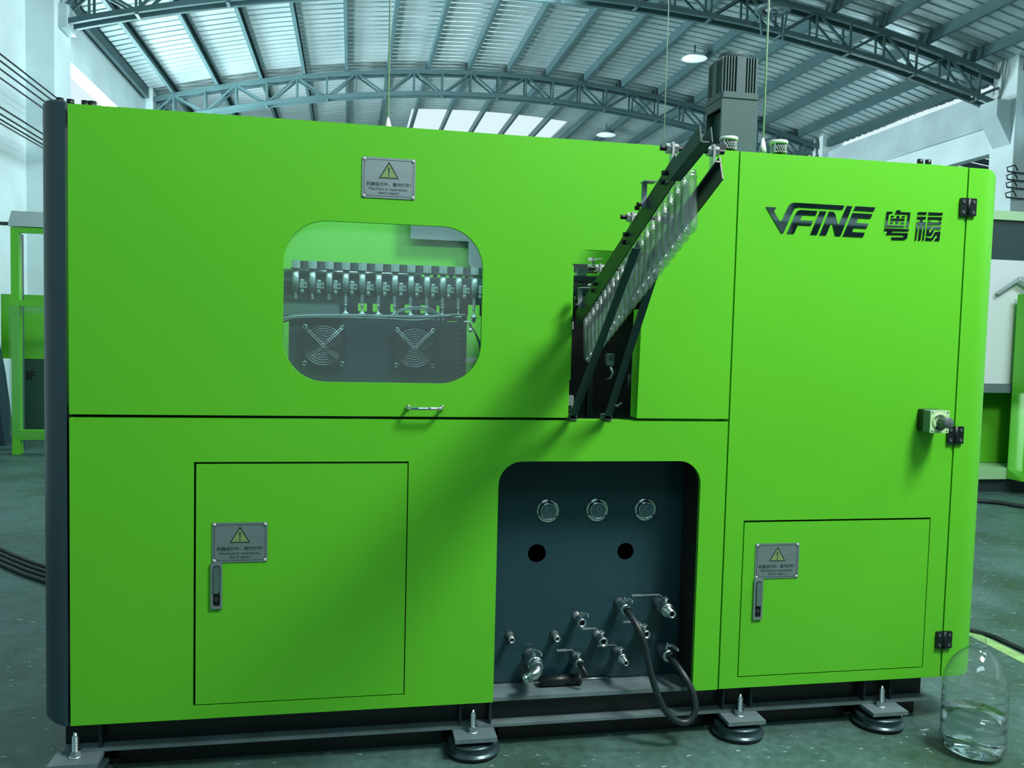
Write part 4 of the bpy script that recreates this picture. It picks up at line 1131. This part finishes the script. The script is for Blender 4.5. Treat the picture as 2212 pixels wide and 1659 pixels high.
gp = thing('grey_inner_plate', 'grey steel plate with a rounded lobe at the upper right of the window', 'plate', (1.3, 0.75, 1.70))
poly = [(1.083, 1.835), (1.083, 2.05), (1.62, 2.05), (1.62, 1.70)] + [(1.39+0.065*math.cos(a), 1.765+0.065*math.sin(a)) for a in [-PI*0.5-PI*0.5*i/10 for i in range(11)]] + [(1.325, 1.835)]
build('sheet', MB().plate([poly], 0.748, 0.752), GREYP, gp, 0.001)
build('plate_support', MB().box(1.10, 1.60, 0.7525, 0.8195, 2.0, 2.03), GREEN_D, gp)
lb = thing('inner_cross_bar', 'pale bar crossing low behind the right side of the window', 'bar', (1.37, 0.60, 1.151))
build('bar', MB().box(1.295, 1.52, 0.60, 0.62, 1.335, 1.352), WHITE, lb)
build('leg', MB().box(1.50, 1.52, 0.60, 0.62, 1.151, 1.334), GREEN_D, lb)
build('leg', MB().box(1.295, 1.305, 0.60, 0.62, 1.151, 1.334), GREEN_D, lb)

# ------------------------------------------------------------------ inside the loading notch
nf = thing('inner_mechanism', 'dark rails, rods and posts of the loading mechanism inside the notch', 'mechanism', (1.70, 0.30, 1.151))
for z0, z1 in ((1.652, 1.672), (1.606, 1.632)):
    build('cross_rail', MB().box(1.56, 1.775, 0.22, 0.26, z0, z1), SLATE, nf)
build('top_slide', MB().box(1.56, 1.86, 0.40, 0.44, 1.70, 1.73), DARK, nf)
for x in (1.575, 1.60, 1.645):
    build('guide_post', MB().cyl((x, 0.30, 1.45), (x, 0.30, 1.655), 0.008, n=12), IRON, nf)
for k in range(5):
    build('toothed_cap', MB().box(1.66+0.008*k, 1.665+0.008*k, 0.235, 0.262, 1.6725, 1.70), STEEL, nf)
build('small_cylinder', MB().cyl((1.675, 0.24, 1.6325), (1.675, 0.24, 1.652), 0.010, n=14).cyl((1.715, 0.24, 1.6325), (1.715, 0.24, 1.645), 0.022, n=18), ALU, nf)
for x in (1.655, 1.69, 1.725):
    build('small_cylinder', MB().cyl((x, 0.24, 1.585), (x, 0.24, 1.6055), 0.006, n=10), ZINC, nf)
build('block', MB().box(1.60, 1.64, 0.24, 0.30, 1.555, 1.595), SLATE, nf)
build('block', MB().box(1.592, 1.617, 0.10, 0.14, 1.475, 1.502), ALU, nf)
build('cabinet_post', MB().box(1.715, 1.735, 0.24, 0.27, 1.151, 1.60), DARK, nf)
build('cabinet_post', MB().box(1.60, 1.63, 0.20, 0.23, 1.151, 1.47), DARK, nf)
build('solenoid', MB().box(1.786, 1.812, 0.235, 0.27, 1.345, 1.390), ALU, nf, 0.002)
build('solenoid', MB().cyl((1.798, 0.225, 1.378), (1.798, 0.2345, 1.378), 0.009, n=14), IRON, nf)
build('air_fitting', MB().tube([(1.80, 0.24, 1.34), (1.808, 0.23, 1.32), (1.803, 0.235, 1.30), (1.79, 0.25, 1.29)], 0.006, 8), ALU, nf)
build('air_fitting', MB().tube([(1.80, 0.20, 1.205), (1.82, 0.20, 1.195), (1.835, 0.20, 1.21)], 0.006, 8), ZINC, nf)
build('small_roller', MB().cyl((1.862, 0.20, 1.24), (1.862, 0.20, 1.315), 0.006, n=10), SLATE, nf)
build('large_roller', MB().cyl((1.90, 0.25, 1.24), (1.90, 0.25, 1.315), 0.025, n=16), DARK, nf)
build('rear_dark_sheet', MB().box(1.50, 2.15, 0.56, 0.57, 1.151, 1.69), GASKET, nf)  # black sheets added to keep the notch interior dark
build('side_dark_sheet', MB().box(1.50, 1.507, 0.09, 0.559, 1.151, 1.60), GASKET, nf)
for x, z in ((1.722, 1.735), (1.722, 1.71)):
    build('connector', MB().box(x, x+0.012, 0.30, 0.312, z, z+0.012), WHITE, nf)
build('white_tube', MB().tube([(1.735, 0.31, 1.735), (1.752, 0.30, 1.742), (1.775, 0.30, 1.743)], 0.002, 6), WHITE, nf)
build('connector_post', MB().box(1.738, 1.748, 0.31, 0.32, 1.70, 1.75), ZINC, nf)

# ------------------------------------------------------------------ water bottle on the floor
BX, BY = 3.055, -0.205
bt = thing('water_bottle', 'large clear plastic bottle half full of water at the lower right', 'bottle', (BX, BY, 0.0))
bp_ = [(0.0, 0.012), (0.04, 0.006), (0.075, 0.002), (0.095, 0.008), (0.104, 0.024)]
z = 0.036
for k in range(6):
    bp_ += [(0.1075, z), (0.1075, z+0.026), (0.1045, z+0.031), (0.1045, z+0.033)]; z += 0.037
bp_ += [(0.1075, z), (0.105, z+0.012), (0.096, z+0.040), (0.080, z+0.072), (0.058, z+0.100), (0.036, z+0.118), (0.026, z+0.124), (0.025, z+0.130), (0.030, z+0.132), (0.030, z+0.136), (0.0235, z+0.138),
        (0.0235, z+0.143), (0.0255, z+0.145), (0.0235, z+0.148), (0.0235, z+0.151), (0.0255, z+0.153), (0.0235, z+0.156), (0.0235, z+0.166)]
zb = z+0.166
bo = build('bottle_wall', MB().lathe(bp_, (BX, BY, 0), n=44), BOTTLEM, bt)
wp = [(0.0, 0.016), (0.06, 0.010), (0.092, 0.014), (0.1005, 0.030), (0.1020, 0.05), (0.1020, 0.148), (0.0, 0.148)]
build('water', MB().lathe(wp, (BX, BY, 0), n=44), WATER, bt)
me = bo.data
bmx = bmesh.new(); bmx.from_mesh(me)
top = [f for f in bmx.faces if len(f.verts) > 8]
bmesh.ops.delete(bmx, geom=top, context='FACES_ONLY')
for v in bmx.verts:      # petal foot and facets of the shoulder
    a = math.atan2(v.co.y, v.co.x)
    rr = math.hypot(v.co.x, v.co.y)
    if v.co.z < 0.03 and rr > 0.03:
        v.co.z += 0.004*(1+math.cos(6*a))*0.5
    if 0.27 < v.co.z < 0.38 and rr > 0.04:
        k = 1-0.02*abs(math.sin(4*a)); v.co.x *= k; v.co.y *= k
bmx.to_mesh(me); bmx.free()

# ------------------------------------------------------------------ around the machine
solo('floor_cable', MB().tube([(3.6, 1.05, 0.011), (4.016, 0.935, 0.011), (4.02, 0.63, 0.011), (4.06, 0.2, 0.011), (4.3, -0.4, 0.011)], 0.011, 8, 2), CABLE, 'black cable on the floor at the right behind the bottle', 'cable', (4.0, 0.8, 0))
solo('floor_line', MB().plate([[(3.93, 1.35), (3.99, 1.35), (3.99, -0.3), (3.89, -0.3)]], 0.0005, 0.002, lambda a, b, d: (a, b, d)), mat('lime_floor_line', (0.30, 0.55, 0.20), 0.6, 0, 0.25, 12), 'pale lime line painted on the floor behind the bottle', 'floor marking', (3.95, 0.6, 0))
solo('floor_cable', MB().tube([(6.0, 4.3, 0.02), (6.72, 4.05, 0.02), (6.85, 3.75, 0.02), (7.3, 3.3, 0.02)], 0.02, 8, 1), CABLE, 'black cable on the floor in front of the far right machine', 'cable', (6.7, 4, 0))
for k in range(4):
    solo('floor_cable', MB().tube([(-2.2, 4.1-0.10*k, 0.013), (-1.30+0.03*k, 2.98-0.10*k, 0.013), (-0.94+0.02*k, 2.58-0.09*k, 0.013), (-0.3, 2.0-0.06*k, 0.013), (0.6, 1.55-0.05*k, 0.013)], 0.013, 8, 1), CABLE, ordn[k]+' black cable from the back on the floor left of the post', 'cable', (-1, 2.7-0.1*k, 0), 'cables on the left floor')
solo('paper_sheet', MB().plate([[(2.93, -0.60), (3.25, -0.55), (3.22, -0.35), (3.16, -0.36)]], 0.001, 0.002, lambda a, b, d: (a, b-0.15, d)), WHITE, 'white sheet lying on the floor at the lower right corner', 'sheet', (3.1, -0.6, 0))

# left background: green machine frame in film, cabinet and dark drum behind it
gf = thing('machine_frame', 'green square tube frame wrapped in film at the far left', 'frame', (-2.0, 6.2, 0))
GX = -2.56; GY = 7.3
k = (GY+2.8)/8.7
def bgp(x, z): return (0.85+(x-0.85)*k, 1.45+(z-1.45)*k)
def bgbox(x0, x1, z0, z1, d0, d1):
    a = bgp(x0, z0); b = bgp(x1, z1)
    return MB().box(a[0], b[0], d0, d1, a[1], b[1])
foot = bgp(-2.25, 0.252)[1]
build('post', MB().box(bgp(-2.285, 0)[0], bgp(-2.215, 0)[0], GY, GY+0.09, 0.0, bgp(0, 2.33)[1]), GREEN, gf, 0.004)
build('post', MB().box(bgp(-2.285, 0)[0]+1.6, bgp(-2.215, 0)[0]+1.6, GY, GY+0.09, 0.0, bgp(0, 2.33)[1]), GREEN, gf, 0.004)
build('post', MB().box(bgp(-2.335, 0)[0], bgp(-2.300, 0)[0], GY+0.35, GY+0.43, 0.0, bgp(0, 2.30)[1]), SLATE, gf, 0.004)
build('top_beam', bgbox(-2.214, -0.90, 2.285, 2.335, GY, GY+0.09), GREEN, gf, 0.004)
build('middle_beam', bgbox(-2.214, -0.90, 1.60, 1.655, GY, GY+0.09), GREEN, gf, 0.004)
build('bottom_beam', bgbox(-2.214, -0.90, 0.34, 0.43, GY, GY+0.09), GREEN, gf, 0.004)
a = bgp(-2.30, 2.34); b = bgp(-0.9, 2.48)
build('top_bracket', MB().plate([[(a[0], a[1]), (a[0]+0.04, b[1]), (b[0], b[1]), (b[0], a[1])]], GY-0.03, GY+0.20), CONC, gf, 0.004)
build('bracket_screw', MB().cyl((a[0]-0.10, GY+0.05, a[1]+0.03), (a[0], GY+0.05, a[1]+0.03), 0.02, n=8), DARK, gf)
build('film_wrap', bgbox(-2.30, -0.90, 1.54, 1.60, GY-0.02, GY+0.11), FILM, gf)
build('film_wrap', bgbox(-2.30, -0.90, 0.36, 0.42, GY-0.02, GY+0.11), FILM, gf)
build('film_wrap', bgbox(-2.30, -2.205, 0.42, 1.54, GY-0.015, GY+0.105), FILM, gf)
gc = thing('green_cabinet', 'green and dark machine panel leaning behind the film wrapped frame', 'cabinet', (-2.6, 8.6, 0))
KY = 8.6; k = (KY+2.8)/9.4
def p2(x, z): return (0.85+(x-0.85)*k, 1.45+(z-1.45)*k)
a = p2(-2.63, 1.73); b = p2(-1.5, 1.70)
build('upper_sheet', MB().box(a[0], b[0], KY, KY+0.5, p2(0, 1.08)[1], a[1]), GREEN, gc, 0.02)
build('lower_sheet', MB().box(a[0]+0.12, b[0], KY+0.02, KY+0.48, 0.0, p2(0, 1.08)[1]-0.002), mat('dark_green_paint', (0.025, 0.09, 0.06), 0.4), gc)
mb = MB(); q = p2(-2.36, 0.87); text_on_front(mb, 'IF', 0.14, q[0], q[1], KY+0.018, None, 0.004)
build('lettering', mb, BLACK, gc)
dr = thing('slate_hopper', 'dark slate sloping hopper at the extreme left edge beside the green frame', 'hopper', (-3.0, 8.0, 0))
a0 = p2(-2.60, 1.68)
build('slope', MB().plate([[(a0[0]-0.50, 0.0), (a0[0]+0.22, 0.0), (a0[0]+0.12, 0.85), (a0[0]-0.0, 1.55), (a0[0]-0.45, 1.55)]], 8.0, 8.3), SLATE, dr, 0.02)

# right background: another machine of the same green
KX = (4.6+2.8)/7.6
def q2(x, z): return (0.85+(x-0.85)*KX, 1.45+(z-1.45)*KX)
RY = 4.6
rm = thing('second_machine', 'another green and white machine partly hidden behind the right edge', 'machine', (7.8, RY+0.6, 0))
def qbox(x0, x1, z0, z1, d0, d1):
    a = q2(x0, z0); b = q2(x1, z1); return MB().box(a[0], b[0], d0, d1, a[1], b[1])
build('top_fascia', qbox(7.0, 9.5, 2.74, 2.83, RY, RY+1.2), mat('pale_lime_paint', (0.45, 0.72, 0.42), 0.45), rm, 0.02)
build('dark_window', qbox(7.0, 9.5, 2.345, 2.735, RY+0.05, RY+0.12), mat('dark_tinted_pane', (0.015, 0.05, 0.05), 0.15), rm)
build('white_sheet', qbox(7.0, 9.5, 1.075, 2.34, RY+0.03, RY+0.6), WHITE, rm)
build('grey_rail', qbox(7.0, 9.5, 0.985, 1.07, RY-0.02, RY+0.5), GREYP, rm)
build('inner_sheet', qbox(7.0, 9.5, 0.22, 0.98, RY+0.30, RY+0.5), GREEN_D, rm)
build('base_flange', qbox(7.0, 9.5, 0.10, 0.215, RY-0.05, RY+0.5), mat('pale_green_paint', (0.35, 0.62, 0.33), 0.5), rm)
build('plinth', MB().box(6.6, 9.3, RY+0.0, RY+0.5, 0.0, q2(0, 0.098)[1]), DARK, rm)
build('right_door', qbox(7.475, 9.5, 0.11, 1.99, RY-0.25, RY-0.06), GREEN, rm, 0.06)
a = q2(7.30, 0.5)
for zz in (0.80, 0.655, 0.42):
    b = q2(7.36, zz); build('knob', MB().lathe([(0.02, 0.0), (0.045, 0.02), (0.04, 0.05), (0.0, 0.06)], (b[0], RY+0.30, b[1]), (0, -1, 0), 16), WHITE, rm)
build('hose_bar', MB().cyl((q2(7.37, 0)[0], RY+0.28, q2(0, 0.25)[1]), (q2(7.37, 0)[0], RY+0.28, q2(0, 0.95)[1]), 0.03, n=10), GREYP, rm)
b = q2(7.50, 2.05)
build('clamp', MB().bar((b[0]-0.22, RY-0.02, b[1]-0.05), (b[0], RY-0.04, b[1]+0.10), 0.03, 0.03).bar((b[0], RY-0.04, b[1]+0.10), (b[0]+0.25, RY-0.04, b[1]-0.02), 0.05, 0.05), ZINC, rm)
# cable hooks on the right column
for i, zz in enumerate((4.62, 4.48, 4.34, 4.16)):
    hk = MB().tube([(12.9, 10.86, zz), (12.45, 10.80, zz), (12.38, 10.75, zz+0.06), (12.50, 10.70, zz+0.10), (12.58, 10.72, zz+0.01)], 0.014, 6)
    solo('cable_hook', hk, DARK, ordn[i]+' bent wire hook from the top on the right column', 'hook', (12.6, 10.85, zz), 'wire hooks on the right column')

# unseen machine added behind the camera, only for the steel lettering to mirror
bm2 = thing('reflected_stand_in', 'green and dark machine added unseen behind the camera for the steel lettering to mirror', 'machine', (8.5, -7.5, 0))
build('green_front', MB().box(5.6, 6.5, -7.6, -7.0, 0.12, 2.72), GREEN, bm2, 0.02)
build('dark_front', MB().box(6.52, 7.5, -7.6, -7.0, 0.12, 3.6), SLATE, bm2, 0.02)
build('white_beam', MB().box(5.6, 8.2, -6.99, -6.9, 2.92, 3.0), WHITE, bm2)
build('dark_front', MB().box(7.52, 8.4, -7.6, -7.0, 0.12, 3.3), DARK, bm2, 0.02)
build('green_front', MB().box(8.42, 11.6, -7.6, -7.0, 0.12, 3.2), GREEN, bm2, 0.02)
build('plinth', MB().box(6.05, 11.5, -7.55, -7.05, 0.0, 0.118), DARK, bm2)
